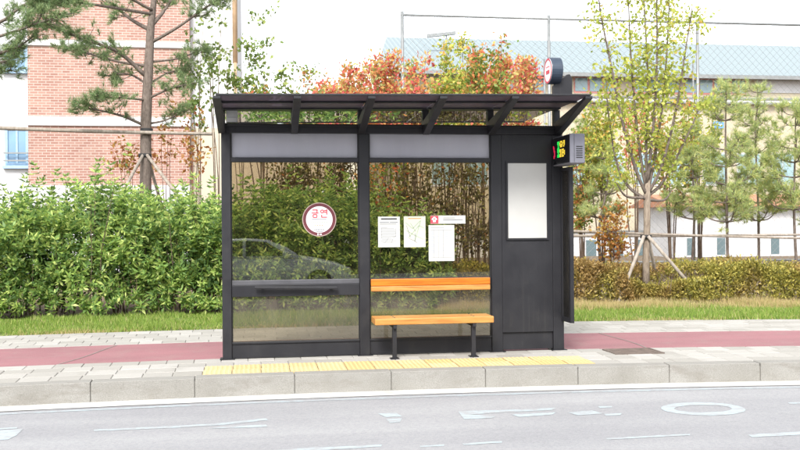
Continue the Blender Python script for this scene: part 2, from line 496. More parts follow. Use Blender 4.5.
# bark, stakes
t = NT('bark'); co = t.world((1, 1, 0.35))
nz = t.noise(co, 26, 6, 0.7)
M['bark'] = t.done(t.bsdf(t.ramp(nz, [(0.3, (0.09, 0.07, 0.06)), (0.7, (0.24, 0.195, 0.165))]), 0.9, 0, t.bump(nz, 0.8, 0.02), 0.2))
t = NT('pale_bark'); nz = t.noise(t.world((1, 1, 0.3)), 30, 5, 0.6)
M['pale_bark'] = t.done(t.bsdf(t.ramp(nz, [(0.3, (0.17, 0.13, 0.10)), (0.7, (0.34, 0.28, 0.22))]), 0.85, 0, t.bump(nz, 0.5, 0.01), 0.2))
t = NT('stake_wood'); nz = t.noise(t.world((1, 1, 0.4)), 18, 5, 0.6)
M['stake_wood'] = t.done(t.bsdf(t.ramp(nz, [(0.3, (0.22, 0.185, 0.15)), (0.7, (0.40, 0.35, 0.30))]), 0.8, 0, t.bump(nz, 0.3, 0.006), 0.2))
plain('twig', (0.13, 0.09, 0.065), 0.9, 0.3, 8)
plain('twig_red', (0.22, 0.09, 0.06), 0.9, 0.3, 8)
plain('tie_black', (0.02, 0.02, 0.02), 0.8, 0.1)
# leaves
leaf_mat('hedge_leaf', [(0.0, (0.130, 0.233, 0.073)), (0.35, (0.236, 0.385, 0.103)), (0.7, (0.407, 0.548, 0.131)), (1.0, (0.621, 0.690, 0.231))], 0.42)
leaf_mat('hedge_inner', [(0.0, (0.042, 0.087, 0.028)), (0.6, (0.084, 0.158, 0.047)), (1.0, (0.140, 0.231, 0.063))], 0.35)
leaf_mat('low_hedge_leaf', [(0.0, (0.164, 0.169, 0.046)), (0.5, (0.355, 0.325, 0.069)), (1.0, (0.574, 0.482, 0.116))], 0.3, 0.5,
         patch=[(0.0, (0.20, 0.13, 0.05)), (0.5, (0.36, 0.21, 0.08)), (1.0, (0.44, 0.29, 0.12))])
leaf_mat('pine_needle', [(0.0, (0.121, 0.203, 0.089)), (0.6, (0.242, 0.339, 0.152)), (1.0, (0.403, 0.459, 0.216))], 0.35)
leaf_mat('young_pine_needle', [(0.0, (0.255, 0.356, 0.157)), (0.55, (0.460, 0.553, 0.224)), (0.88, (0.736, 0.712, 0.292)), (1.0, (0.750, 0.673, 0.224))], 0.45)
leaf_mat('lime_leaf', [(0.0, (0.300, 0.373, 0.065)), (0.5, (0.491, 0.546, 0.108)), (0.9, (0.629, 0.626, 0.151)), (1.0, (0.711, 0.480, 0.130))], 0.5)
leaf_mat('maple_orange', [(0.0, (0.275, 0.380, 0.132)), (0.25, (0.660, 0.586, 0.211)), (0.5, (0.750, 0.380, 0.132)), (0.75, (0.743, 0.207, 0.158)), (1.0, (0.578, 0.086, 0.106))], 0.45)
leaf_mat('maple_mixed', [(0.0, (0.140, 0.238, 0.054)), (0.4, (0.280, 0.378, 0.090)), (0.6, (0.560, 0.462, 0.126)), (0.8, (0.728, 0.336, 0.108)), (1.0, (0.700, 0.140, 0.108))], 0.45)
leaf_mat('maple_green', [(0.0, (0.221, 0.315, 0.068)), (0.5, (0.442, 0.517, 0.097)), (0.85, (0.750, 0.628, 0.155)), (1.0, (0.750, 0.407, 0.117))], 0.45)
leaf_mat('sapling_leaf', [(0.0, (0.135, 0.210, 0.064)), (0.6, (0.255, 0.350, 0.096)), (1.0, (0.405, 0.462, 0.144))], 0.4)
leaf_mat('rust_leaf', [(0.0, (0.360, 0.130, 0.056)), (0.5, (0.540, 0.260, 0.070)), (1.0, (0.480, 0.416, 0.112))], 0.4)
leaf_mat('brush_leaf', [(0.0, (0.075, 0.070, 0.030)), (0.5, (0.180, 0.140, 0.053)), (0.9, (0.240, 0.238, 0.075)), (1.0, (0.450, 0.182, 0.075))], 0.3)
leaf_mat('dark_wood_leaf', [(0.0, (0.02, 0.035, 0.012)), (1.0, (0.06, 0.085, 0.03))], 0.2, 0.7)
leaf_mat('grass', [(0.0, (0.144, 0.240, 0.043)), (0.6, (0.271, 0.391, 0.069)), (0.9, (0.399, 0.481, 0.121)), (1.0, (0.637, 0.510, 0.276))], 0.4, 0.5)
leaf_mat('straw', [(0.0, (0.450, 0.348, 0.168)), (0.6, (0.660, 0.522, 0.280)), (1.0, (0.360, 0.392, 0.112))], 0.4, 0.6)

# ------------------------------------------------------------------ foliage meshes
def unit(a):
    return a / (np.linalg.norm(a, axis=-1, keepdims=True) + 1e-9)
def leaves_mesh(P, D, L, W, fold=0.12, rng=RNG):
    """diamond leaves: base P, direction D, length L, width W"""
    n = len(P)
    D = unit(D)
    r = unit(rng.normal(size=(n, 3)))
    S = unit(np.cross(D, r)); N = np.cross(S, D)
    L = np.broadcast_to(np.asarray(L, float).reshape(-1, 1), (n, 1)); W = np.broadcast_to(np.asarray(W, float).reshape(-1, 1), (n, 1))
    mid = P + D * L * 0.5
    v = np.stack([P, mid + S * W * 0.5 + N * L * fold, P + D * L, mid - S * W * 0.5 + N * L * fold], 1).reshape(-1, 3)
    f = np.arange(n * 4).reshape(n, 4)
    return v, f
def foliage(name, P, D, L, W, mat, parent=None, **kw):
    v, f = leaves_mesh(P, D, L, W)
    o = link_mesh(name, v, f, M[mat], parent, **kw)
    return o
def needles_mesh(P, D, L, W, rng=RNG):
    n = len(P); D = unit(D)
    S = unit(np.cross(D, unit(rng.normal(size=(n, 3)))))
    L = np.broadcast_to(np.asarray(L, float).reshape(-1, 1), (n, 1))
    v = np.stack([P - S * W / 2, P + S * W / 2, P + D * L], 1).reshape(-1, 3)
    return v, np.arange(n * 3).reshape(n, 3)
def curve_pts(ctrl, n=10):
    """smooth polyline through control points"""
    c = np.array(ctrl, float)
    if len(c) == 2: return np.linspace(c[0], c[1], n)
    c = np.vstack([2 * c[0] - c[1], c, 2 * c[-1] - c[-2]])
    out = []
    seg = max(2, n // (len(c) - 3))
    for i in range(1, len(c) - 2):
        for k in range(seg):
            u = k / seg
            out.append(0.5 * ((2 * c[i]) + (c[i + 1] - c[i - 1]) * u + (2 * c[i - 1] - 5 * c[i] + 4 * c[i + 1] - c[i + 2]) * u * u
                              + (3 * c[i] - c[i - 1] - 3 * c[i + 1] + c[i + 2]) * u ** 3))
    out.append(c[-2])
    return np.array(out)

# ================================================================== THE GROUND
def kerb_y(x):                       # the street bends gently: front face of the kerb
    d = np.asarray(x, float) - 1.0
    a = np.abs(d)
    return 9.50 - 0.011 * np.where(a < 9, d * d, 81 + 18 * (a - 9))
def slope(x):
    d = x - 1.0
    return -0.022 * max(-9, min(9, d))
XS = np.concatenate([np.linspace(-90, -14, 10), np.linspace(-13, 17, 61), np.linspace(19, 95, 10)])
ROAD_Z = -0.20
def strip(name, o0, o1, z, mat, thick=0.0, kind='structure', parent=None, x0=None, x1=None, zb=None):
    xs = XS if x0 is None else np.linspace(x0, x1, 40)
    n = len(xs)
    y = kerb_y(xs)
    zb = z - thick if zb is None else zb
    v = [(x, yy + o0, z) for x, yy in zip(xs, y)] + [(x, yy + o1, z) for x, yy in zip(xs, y)]
    f = [(i, i + 1, i + 1 + n, i + n) for i in range(n - 1)]
    if thick:
        v += [(x, yy + o0, zb) for x, yy in zip(xs, y)]
        f += [(i + 2 * n, i + 1 + 2 * n, i + 1, i) for i in range(n - 1)]
    o = link_mesh(name, v, f, M[mat], parent, origin=(0, 0, 0) if parent is None else None)
    if parent is None: tag(o, kind=kind)
    return o
# one sheet to the horizon, then the layers above it
g = MB().add([(-900, -900, -0.45), (900, -900, -0.45), (900, 900, -0.45), (-900, 900, -0.45)], [(0, 1, 2, 3)]).build('ground', M['far_ground'], origin=(0, 0, 0))
tag(g, kind='structure')
road = strip('road', -13.6, -0.10, ROAD_Z, 'asphalt')
strip('gutter', -0.26, 0.05, ROAD_Z + 0.006, 'gutter_concrete')
pavement = strip('pavement', 0.10, 4.62, -0.014, 'joint_sand')
cycle_path = strip('cycle_path', 1.37, 2.98, -0.003, 'red_path', 0.02)
strip('planting_bed', 4.62, 90, -0.02, 'soil')
strip('lawn', 4.50, 7.2, -0.006, 'lawn_soil', 0.02)
far_pavement = strip('far_pavement', -17.5, -13.6, -0.05, 'gutter_concrete', 0.0)
strip('far_verge', -60, -17.5, -0.06, 'soil')

# cracks across the red path (thin recessed joints seen as dark lines)
for (x, dx) in ((-2.3, 0.42), (4.62, 0.02)):
    pts = []
    for k in range(9):
        u = k / 8
        pts.append((x + dx * u + 0.03 * math.sin(5 * u), kerb_y(x) + 1.38 + 1.58 * u))
    m = MB()
    for (a, b) in zip(pts[:-1], pts[1:]):
        m.add([(a[0] - .008, a[1], 0.0015), (a[0] + .008, a[1], 0.0015), (b[0] + .008, b[1], 0.0015), (b[0] - .008, b[1], 0.0015)], [(0, 1, 2, 3)])
    m.build('crack', M['joint_sand'], cycle_path)

# road paint, laid 4 mm above the asphalt
def paint(pix):
    P = [gnd(x, y, ROAD_Z + 0.0025) for x, y in pix]
    o = link_mesh('road_marking', P, [tuple(range(len(P)))], M['road_paint'], road)
    bm = bmesh.new(); bm.from_mesh(o.data); bmesh.ops.recalc_face_normals(bm, faces=bm.faces); bm.to_mesh(o.data); bm.free()
strip('edge_line', -0.40, -0.345, ROAD_Z + 0.0025, 'road_paint', parent=road, x0=-12, x1=16)
for pix in ([(-6, 430.5), (23, 428.8), (17, 435), (8, 439.5), (-6, 440)],
            [(-6, 429.8), (17, 428.5), (17, 427.2), (-6, 428.5)],
            [(94, 431.2), (94, 429.6), (160, 426.6), (214, 423.6), (266, 418.2), (268, 420), (226, 424.6), (180, 427.6)],
            [(222, 426.5), (266, 424.6), (268, 426.8), (210, 428.6)],
            [(378, 413.5), (396, 412.8), (402, 416.2), (386, 417.2)], [(386, 419.2), (402, 418.2), (400, 422), (390, 422.8)],
            [(458, 411.2), (510, 409.8), (556, 407.8), (552, 410), (500, 412.6), (470, 414.6), (496, 416), (492, 418), (464, 419)],
            [(512, 414.6), (556, 412.2), (552, 414.6), (520, 417)],
            [(568, 412.6), (592, 410.4), (604, 413.6), (578, 415.2)], [(598, 406.4), (612, 406), (612, 407.4), (600, 407.9)],
            [(604, 413.8), (622, 413.2), (620, 415), (606, 415.6)],
            [(270, 450.5), (300, 448.2), (382, 444.6), (381, 446.4), (330, 449.6), (300, 452)],
            [(420, 445.6), (444, 444.4), (444, 445.8), (420, 447)], [(462, 443.6), (502, 440.8), (502, 442.6), (464, 445)],
            [(606, 438.2), (690, 433.8), (690, 435.2), (608, 439.6)], [(748, 434.6), (806, 431.2), (806, 434.4), (752, 437.2)],
            [(788, 402.6), (806, 401.6), (806, 403.2), (790, 404)]):
    paint(pix)
# the worn ring on the asphalt
c0 = gnd(703, 408.6, ROAD_Z + 0.0025)
rx = gnd(742, 407.0, ROAD_Z + 0.0025)[0] - c0[0]
ry = 0.30
m = MB(); n = 48
for r in (1.0, 0.68):
    for k in range(n):
        a = 2 * PI * k / n
        m.v.append((c0[0] + rx * (r if r == 1 else 0.70) * math.cos(a), c0[1] + ry * (r if r == 1 else 0.56) * math.sin(a), ROAD_Z + 0.0025))
m.f = [(k, (k + 1) % n, n + (k + 1) % n, n + k) for k in range(n)]
m.build('road_marking', M['road_paint'], road)

# ---------------------------------------------------------------- kerb stones
kerb = strip('kerb', 0.02, 0.19, -0.03, 'joint_sand', 0.2)
def stone_mesh():
    m = MB().box(-0.498, 0.498, 0.0, 0.20, -0.24, 0.002)
    o = m.build('kerb_stone', M['kerb_granite'], kerb, bevel=0.0)
    bm = bmesh.new(); bm.from_mesh(o.data)
    bmesh.ops.bevel(bm, geom=[e for e in bm.edges], offset=0.006, segments=2, affect='EDGES', profile=0.5)
    bm.to_mesh(o.data); bm.free()
    return o
def fan(proto, spots):
    """place a part many times: the first spot moves the part itself, the rest are copies that share its mesh"""
    for i, (x, y, z, rz) in enumerate(spots):
        o = proto if i == 0 else proto.copy()
        if i:
            COL.objects.link(o); o.parent = proto.parent
        o.location = (x, y, z); o.rotation_euler = (0, 0, rz)
rr = random.Random(3)
off = float(gnd(195, 378)[0])
spots = []
for k in range(-8, 13):
    x = off + 0.5 + k * 1.002
    spots.append((x, float(kerb_y(x)) + rr.uniform(-.003, .003), rr.uniform(-.002, .002), math.atan(slope(x))))
fan(stone_mesh(), spots)

# ---------------------------------------------------------------- pavers
def tile_obj(name, w, d, h, mat, parent, bev=0.006):
    o = MB().box(-w / 2, w / 2, -d / 2, d / 2, -h, 0).build(name, M[mat], parent)
    bm = bmesh.new(); bm.from_mesh(o.data)
    bmesh.ops.bevel(bm, geom=[e for e in bm.edges if all(v.co.z > -0.001 for v in e.verts)], offset=bev, segments=1, affect='EDGES')
    bm.to_mesh(o.data); bm.free()
    return o
TX0 = float(gnd(203, 372)[0]); TX1 = TX0 + 14 * 0.302
spots = []
for r in range(4):
    o_ = 0.205 + 0.146 + r * 0.2925
    for k in range(-17, 28):
        x = TX0 + 0.151 + k * 0.302 + (0.151 if r % 2 and r > 1 else 0)
        if r < 2 and TX0 < x < TX1: continue
        if x < -4.6 or x > 8.2: continue
        spots.append((x, float(kerb_y(x)) + o_, rr.uniform(-.003, .001), math.atan(slope(x)) + rr.uniform(-.006, .006)))
fan(tile_obj('paver', 0.2985, 0.281, 0.05, 'paver', pavement), spots)
bk = []
for r in range(5):
    o_ = 2.985 + 0.152 + r * 0.304
    for k in range(-20, 32):
        x = k * 0.302 + (0.151 if r % 2 else 0)
        if x < -5.2 or x > 9.4: continue
        bk.append((x, float(kerb_y(x)) + o_, rr.uniform(-.003, .001), math.atan(slope(x)) + rr.uniform(-.006, .006)))
back_pavement = strip('back_pavement', 2.98, 4.52, -0.0125, 'joint_sand')
fan(tile_obj('paver', 0.2985, 0.294, 0.05, 'paver', back_pavement), bk)
# yellow tactile tiles with raised domes
m = MB().box(-0.1475, 0.1475, -0.143, 0.143, -0.05, 0)
for i in range(6):
    for j in range(6):
        cx_, cy_ = -0.1225 + i * 0.049, -0.119 + j * 0.0476
        n = 6; b = len(m.v)
        for rr_, z_ in ((0.017, 0.0), (0.010, 0.006)):
            for k in range(n): m.v.append((cx_ + rr_ * math.cos(k * PI / 3), cy_ + rr_ * math.sin(k * PI / 3), z_))
        for k in range(n): m.f.append((b + k, b + (k + 1) % n, b + n + (k + 1) % n, b + n + k))
        m.f.append(tuple(b + n + k for k in range(n)))
tt = m.build('tactile_tile', M['tactile'], pavement)
spots = []
for r in range(2):
    for k in range(14):
        x = TX0 + 0.151 + k * 0.302
        spots.append((x, float(kerb_y(x)) + 0.205 + 0.146 + r * 0.2925, 0.003 + rr.uniform(-.002, .002), math.atan(slope(x)) + rr.uniform(-.005, .005)))
fan(tt, spots)

# steel utility cover in the pavement
p = gnd(633, 351.5)
uc = thing('utility_cover', 'flat brownish steel utility cover set in the pavement right of the shelter', 'manhole cover', (p[0], p[1], 0.0))
m = MB().box(p[0] - .30, p[0] + .30, p[1] - .22, p[1] - .19, -.02, .010).box(p[0] - .30, p[0] + .30, p[1] + .19, p[1] + .22, -.02, .010)
m.box(p[0] - .30, p[0] - .27, p[1] - .19, p[1] + .19, -.02, .010).box(p[0] + .27, p[0] + .30, p[1] - .19, p[1] + .19, -.02, .010)
plain('rusty_steel', (0.16, 0.125, 0.105), 0.7, 0.25, 12, metal=0.2)
m.build('frame', M['rusty_steel'], uc)
m = MB().box(p[0] - .268, p[0] + .268, p[1] - .188, p[1] + .188, -.02, .006)
lid = m.build('lid', M['rusty_steel'], uc)
m = MB()
for k in range(7): m.box(p[0] - .24, p[0] + .24, p[1] - .166 + k * .05, p[1] - .142 + k * .05, .004, .009)
m.build('tread_bars', M['rusty_steel'], lid)

# ---------------------------------------------------------------- grass
def grass(name, label, n, x0, x1, o0, o1, h0, h1, mat, clump=0.0):
    x = RNG.uniform(x0, x1, n); o_ = RNG.uniform(o0, o1, n)
    if clump:
        keep = np.sin(x * 2.1 + 1.3 * np.sin(o_ * 3)) + RNG.normal(0, .6, n) > clump
        x, o_ = x[keep], o_[keep]; n = len(x)
    P = np.stack([x, kerb_y(x) + o_, np.full(n, -0.008)], 1)
    D = np.stack([RNG.normal(0, .38, n), RNG.normal(0, .38, n), np.ones(n)], 1)
    hv = RNG.uniform(h0, h1, n) * (1 + .45 * np.sin(x * 2.7 + np.sin(o_ * 4)) * np.sin(o_ * 3.1 + x * .8) + .3 * np.sin(x * 9 + o_ * 7))
    v, f = needles_mesh(P, D, hv, 0.012)
    o = link_mesh(name, v, f, M[mat], origin=(0, 12, 0))
    return tag(o, label, 'grass', kind='stuff')
grass('grass', 'short green grass strip between the back pavement and the hedges', 80000, -7, 12, 4.50, 7.05, .035, .10, 'grass')
grass('dry_grass_edge', 'thin dry straw edge of the lawn along the pavers', 9000, -6, 10, 4.48, 4.75, .02, .07, 'straw', 0.1)
grass('dry_grass', 'straw coloured dry grass at the foot of the low hedge', 34000, 3.0, 12, 6.3, 7.45, .05, .16, 'straw', -0.5)

# ================================================================== BUS SHELTER
YS = 10.80
def sx_(px, py=240): return float(at(px, py, YS)[0])
def sz_(py, px=392): return float(at(px, py, YS)[2])
shelter = thing('bus_shelter', 'charcoal metal bus shelter with smoked glass panes and flat canopy', 'bus shelter', (1.5, YS, 0))
CH = M['charcoal']
YF, YB = YS - 0.055, YS + 0.055
posts = [(sx_(222), sx_(231.3)), (sx_(359), sx_(369)), (sx_(490.5), sx_(501)), (sx_(551.5), sx_(562))]
ZT = sz_(125)
for a, b in posts:
    MB().box(a, b, YF, YB, 0.0, ZT - 0.11).build('post', CH, shelter, bevel=0.006)
    MB().box(a - .03, b + .03, YF - .03, YB + .03, -0.01, 0.008).build('base_plate', CH, shelter)
XL, XR = posts[0][0], posts[3][1]
MB().box(XL, XR, YF - .004, YB + .004, ZT - 0.108, ZT).build('header_beam', CH, shelter, bevel=0.006)
MB().box(XL + .02, XR - .02, YF - .02, YF - .0045, ZT - 0.034, ZT - 0.012).build('gutter_strip', M['rubber'], shelter)
bays = [(posts[0][1], posts[1][0]), (posts[1][1], posts[2][0])]
zA, zB = sz_(134), sz_(158)          # frosted band
zC = sz_(162.5)                      # top of upper glass
zD, zE = sz_(278), sz_(294)          # middle rail
zG, zH = sz_(338), sz_(351)          # sill
for i, (a, b) in enumerate(bays):
    a += .002; b -= .002
    MB().box(a, b, YF + .01, YB - .01, zA, ZT - .110).build('rail', CH, shelter)
    fp = MB().box(a + .012, b - .012, YS - .012, YS + .012, zB, zA).build('frosted_panel', M['frosted_film'], shelter)
    for q0, q1 in ((a, a + .012), (b - .012, b)): MB().box(q0, q1, YF + .02, YB - .02, zB, zA).build('gasket', M['rubber'], fp)
    MB().box(a, b, YF + .006, YB - .006, zC, zB).build('rail', CH, shelter, bevel=0.004)
    gp = MB().box(a + .008, b - .008, YS - .005, YS + .005, zD, zC).build('glass_pane', M['smoked_glass'], shelter)
    for q0, q1 in ((a, a + .010), (b - .010, b)): MB().box(q0, q1, YS - .02, YS + .02, zD, zC).build('gasket', M['rubber'], gp)
    zd = zD - 0.055
    MB().box(a, b, YS - .03, YS + .03, zd, zD).build('rail', M['grey_metal'] if i == 0 else CH, shelter, bevel=0.004)
    if i == 0:
        MB().box(a, b, YF + .012, YB - .012, zE, zd - .001).build('rail', CH, shelter, bevel=0.004)
        hb = MB().bar((sx_(255, 287), YF - .05, sz_(287.2, 255)), (sx_(337, 287), YF - .05, sz_(287.2, 337) + .0), .035, .03).build('lean_bar', CH, shelter, bevel=0.006)
        for px in (262, 330): MB().box(sx_(px) - .012, sx_(px) + .012, YF - .035, YF + .014, sz_(288.5), sz_(286)).build('bracket', CH, hb)
    zl = zE if i == 0 else zd
    lp = MB().box(a + .008, b - .008, YS - .005, YS + .005, zG, zl).build('glass_pane', M['dusty_glass'], shelter)
    for q0, q1 in ((a, a + .010), (b - .010, b)): MB().box(q0, q1, YS - .02, YS + .02, zG, zl).build('gasket', M['rubber'], lp)
    MB().box(a, b, YF + .008, YB - .008, zG - .022, zG).build('rail', CH, shelter, bevel=0.003)
    MB().box(a, b, YF + .022, YB - .022, sz_(353.5), zG - .023).build('kick_plate', CH, shelter, bevel=0.003)

# information cabinet: the closed bay on the right
ca, cb = posts[2][1] + .001, posts[3][0] - .001
zc0 = sz_(335)
cab = MB().box(ca, cb, YF + .004, YB + .06, zc0, ZT - .110).build('cabinet', CH, shelter, bevel=0.004)
MB().box(ca, cb, YF + .03, YB - .01, .02, zc0 - .001).build('kick_plate', CH, shelter, bevel=0.003)
bx0, bx1, bz0, bz1 = sx_(506.5, 200), sx_(545, 200), sz_(238, 525), sz_(163.5, 525)
m = MB()
for (x0, x1, z0, z1) in ((bx0 - .022, bx0, bz0 - .022, bz1 + .022), (bx1, bx1 + .022, bz0 - .022, bz1 + .022), (bx0, bx1, bz0 - .022, bz0), (bx0, bx1, bz1, bz1 + .022)):
    m.box(x0, x1, YF - .016, YF + .006, z0, z1)
nb = MB().box(bx0 + .0005, bx1 - .0005, YF - .008, YF + .0035, bz0 + .0005, bz1 - .0005).build('notice_board', M['white_board'], shelter)
m.build('frame', CH, nb)

# roof: flat canopy that reaches out over the kerb side and to the rear
RF = 9.64
pl, pr = at(215.5, 94, RF), at(591, 94.5, RF)
ZR = float(pl[2] + pr[2]) / 2
RX0, RX1 = float(pl[0]), float(pr[0])
RTILT = float(pr[2] - pl[2]) / (RX1 - RX0)         # the canopy falls slightly towards its left end
def tilted(m):
    m.v = [(x_, y_, z_ + RTILT * (x_ - (RX0 + RX1) / 2)) for x_, y_, z_ in m.v]
    return m
RB = 12.25
bars_x = [float(at(px, 118, YS)[0]) for px in (221.5, 293.5, 361.5, 424, 490.5, 557)]
front_x = [float(at(px, 95, RF)[0]) for px in (217, 298, 371, 445, 515, 588)]
edges_x = [RX0] + [0.5 * (a + b) for a, b in zip(bars_x[1:-1], front_x[1:-1])] + [RX1]
for a, b in zip(edges_x[:-1], edges_x[1:]):
    tilted(MB().box(a + .006, b - .006, RF + .03, YS - .13, ZR - .012, ZR)).build('roof_sheet', M['roof_sheet'], shelter)
    tilted(MB().box(a + .006, b - .006, YS + .06, RB - .03, ZR - .008, ZR)).build('rear_roof_sheet', M['roof_clear'], shelter)
tilted(MB().box(RX0, RX1, RF - .006, RF + .03, ZR - .014, ZR + .006)).build('front_trim', CH, shelter, bevel=0.004)
tilted(MB().box(RX0, RX1, RB - .03, RB, ZR - .016, ZR + .010)).build('rear_trim', M['grey_metal'], shelter)
tilted(MB().box(RX0, RX1, YS - .13, YS + .06, ZR - .03, ZR + .008)).build('cross_beam', CH, shelter, bevel=0.004)
tilted(MB().box(RX0 + .01, RX1 - .01, RF + .42, RF + .475, ZR - .034, ZR - .013)).build('purlin', CH, shelter)
for i, (xb, xf) in enumerate(zip(bars_x, front_x)):
    x = 0.5 * (xb + xf)
    w = 0.08
    # a tapered cantilever arm: deep at the header, slim at the tip
    y0, y1 = YF - .003, RF + .0
    d0, d1 = 0.16, 0.03
    zt0 = ZT - .02
    v = [(x - w / 2, y0, zt0 - d0 + .06), (x + w / 2, y0, zt0 - d0 + .06), (x + w / 2, y0, zt0 + .06), (x - w / 2, y0, zt0 + .06),
         (x - w / 2, y1, ZR - .016 - d1), (x + w / 2, y1, ZR - .016 - d1), (x + w / 2, y1, ZR - .016), (x - w / 2, y1, ZR - .016)]
    RT_ = RTILT * (x - (RX0 + RX1) / 2)
    v = [(q[0], q[1], q[2] + (RT_ if i_ > 3 else 0)) for i_, q in enumerate(v)]
    MB().add(v, [(0, 1, 2, 3), (7, 6, 5, 4), (0, 4, 5, 1), (1, 5, 6, 2), (2, 6, 7, 3), (3, 7, 4, 0)]).build('roof_arm', CH, shelter, bevel=0.004)
    MB().box(x - w / 2 + .004, x + w / 2 - .004, YS - .045, YS + .045, ZT + .001, ZR - .031 + RT_).build('strut', CH, shelter)
# pale junction box under the roof at the left end
jx = float(at(232, 118, YS)[0])
jb = MB().box(jx - .065, jx + .065, YS - .02, YS + .10, ZT + .012, ZT + .155).build('junction_box', M['white_board'], shelter, bevel=0.008)
MB().box(jx - .05, jx + .05, YS - .024, YS - .0205, ZT + .07, ZT + .074).build('lid_seam', M['ink_grey'], jb)

# wing pane at the right end, edge towards the street
wx = posts[3][1] - 0.012
wy0, wy1 = 10.40, YF - .004
wz0, wz1 = 0.36, 2.20
wing = MB().box(wx - .006, wx + .006, wy0 + .05, wy1 - .03, wz0 + .05, wz1 - .04).build('wing_pane', M['dark_wing_glass'], shelter)
m = MB().box(wx - .022, wx + .022, wy0, wy0 + .05, wz0, wz1).box(wx - .022, wx + .022, wy1 - .03, wy1, wz0, wz1)
m.box(wx - .022, wx + .022, wy0 + .05, wy1 - .03, wz0, wz0 + .05).box(wx - .022, wx + .022, wy0 + .05, wy1 - .03, wz1 - .04, wz1)
m.build('wing_frame', CH, shelter)

# ---------------------------------------------------------------- bench
bench = thing('bench', 'orange wooden bench with backrest plank and dark steel legs in the shelter', 'bench', (sx_(433), YS - .3, 0))
s0, s1 = float(at(375, 320, YS - .45)[0]), float(at(494, 318, YS - .45)[0])
zs = float(at(434, 317.5, YS - .45)[2])
for k, (ya, yb) in enumerate(((YS - .45, YS - .335), (YS - .325, YS - .21), (YS - .20, YS - .085))):
    MB().box(s0, s1, ya, yb, zs - .075, zs).build('seat_slat', M['orange_wood'], bench, bevel=0.008)
bk0, bk1 = float(at(371, 283, YS - .1)[0]), float(at(490, 283, YS - .1)[0])
zb0, zb1 = float(at(430, 290.5, YS - .1)[2]), float(at(430, 278.3, YS - .1)[2])
bp = MB().box(bk0, bk1, YS - .115, YS - .066, zb0 + .062, zb1).build('backrest', M['deep_orange_wood'], bench, bevel=0.008)
MB().box(bk0, bk1, YS - .118, YS - .066, zb0, zb0 + .060).build('backrest', M['orange_wood'], bench, bevel=0.008)
for u in (.12, .5, .88):
    xx = bk0 + (bk1 - bk0) * u
    MB().box(xx - .02, xx + .02, YS - .066, YS - .03, zb0 + .02, zb1 - .02).build('back_bracket', CH, bench)
for px in (394.5, 473.5):
    xx = float(at(px, 335, YS - .38)[0])
    lg = MB().box(xx - .024, xx + .024, YS - .40, YS - .34, 0.0, zs - .076).build('leg', CH, bench, bevel=0.004)
    MB().box(xx - .02, xx + .02, YS - .44, YS - .09, zs - .118, zs - .0765).build('seat_support', CH, bench)
    MB().box(xx - .05, xx + .05, YS - .43, YS - .31, -.008, .008).build('foot', CH, lg)
    for yy in (YS - .39, YS - .27, YS - .14):
        MB().prism_z([(xx + .011 * math.cos(k * PI / 4), yy + .011 * math.sin(k * PI / 4)) for k in range(8)], zs - .004, zs + .004).build('bolt', M['grey_metal'], bench)

# a small weed by the left bench leg
wp_ = gnd(398, 350); wp_[2] = 0.0
weed = thing('weed', 'tiny green weed growing by the left bench leg', 'plant', wp_)
n = 26
foliage('leaves', np.repeat(wp_[None], n, 0) + RNG.normal(0, .012, (n, 3)) * np.array([1, 1, 0]), RNG.normal(0, .7, (n, 3)) * np.array([1, 1, .3]) + np.array([0, 0, .8]), RNG.uniform(.04, .11, n), RNG.uniform(.010, .018, n), 'grass', weed)

# ---------------------------------------------------------------- papers on the glass
YP = YS - .0062
def rect(px0, py0, px1, py1):
    a, b = at(px0, py1, YP), at(px1, py0, YP)
    return a[0], b[0], a[2], b[2]
def sheet(name, label, px0, py0, px1, py1, mat, tilt=0.0):
    x0, x1, z0, z1 = rect(px0, py0, px1, py1)
    o = thing(name, label, 'poster', ((x0 + x1) / 2, YP, z0), 'papers taped to the glass')
    MB().box(x0, x1, YP - .0015, YP, z0, z1).build('paper', M[mat], o)
    return o, x0, x1, z0, z1
def marks(o, x0, x1, z0, z1, items, mat, name='print'):
    m = MB(); w, h = x1 - x0, z1 - z0
    for (u0, v0, u1, v1) in items:
        m.box(x0 + u0 * w, x0 + u1 * w, YP - .0024, YP - .0016, z0 + v0 * h, z0 + v1 * h)
    return m.build(name, M[mat], o)
def lines(o, x0, x1, z0, z1, segs, wd, mat, name='print'):
    m = MB(); w, h = x1 - x0, z1 - z0
    for (u0, v0, u1, v1) in segs:
        m.bar((x0 + u0 * w, YP - .0022, z0 + v0 * h), (x0 + u1 * w, YP - .0022, z0 + v1 * h), wd, .001, up=(0, 1, 0))
    return m.build(name, M[mat], o)
r1 = random.Random(5)
o, *R_ = sheet('notice_sheet', 'white notice with headline and text lines, leftmost paper on the glass', 378.2, 216.5, 399.8, 247.3, 'paper')
marks(o, *R_, [(.14, .90, .86, .945)], 'ink_black', 'headline')
marks(o, *R_, [(.08, .80, .5, .825), (.54, .80, .9, .825), (.08, .745, .84, .765)] + [(.12 + .06 * (k % 2), .60 - .05 * k, .55 + .3 * r1.random(), .612 - .05 * k) for k in range(10)], 'ink_grey')
lines(o, *R_, [(.16, .3, .16, .64), (.16, .64, .42, .64), (.55, .3, .8, .34), (.8, .34, .8, .62), (.3, .14, .48, .3), (.6, .14, .7, .28)], .004, 'ink_grey', 'diagram')
o, *R_ = sheet('map_sheet', 'cream route map with green and grey lines, second paper from the left', 404.0, 216.2, 425.4, 247.3, 'paper_cream')
marks(o, *R_, [(.2, .915, .8, .945)], 'ink_orange', 'headline')
lines(o, *R_, [(.08, .8, .4, .6), (.4, .6, .75, .85), (.2, .3, .7, .7), (.7, .7, .92, .62), (.1, .55, .45, .4), (.45, .4, .9, .25), (.78, .86, .5, .2), (.3, .78, .55, .5)], .007, 'ink_green', 'streets')
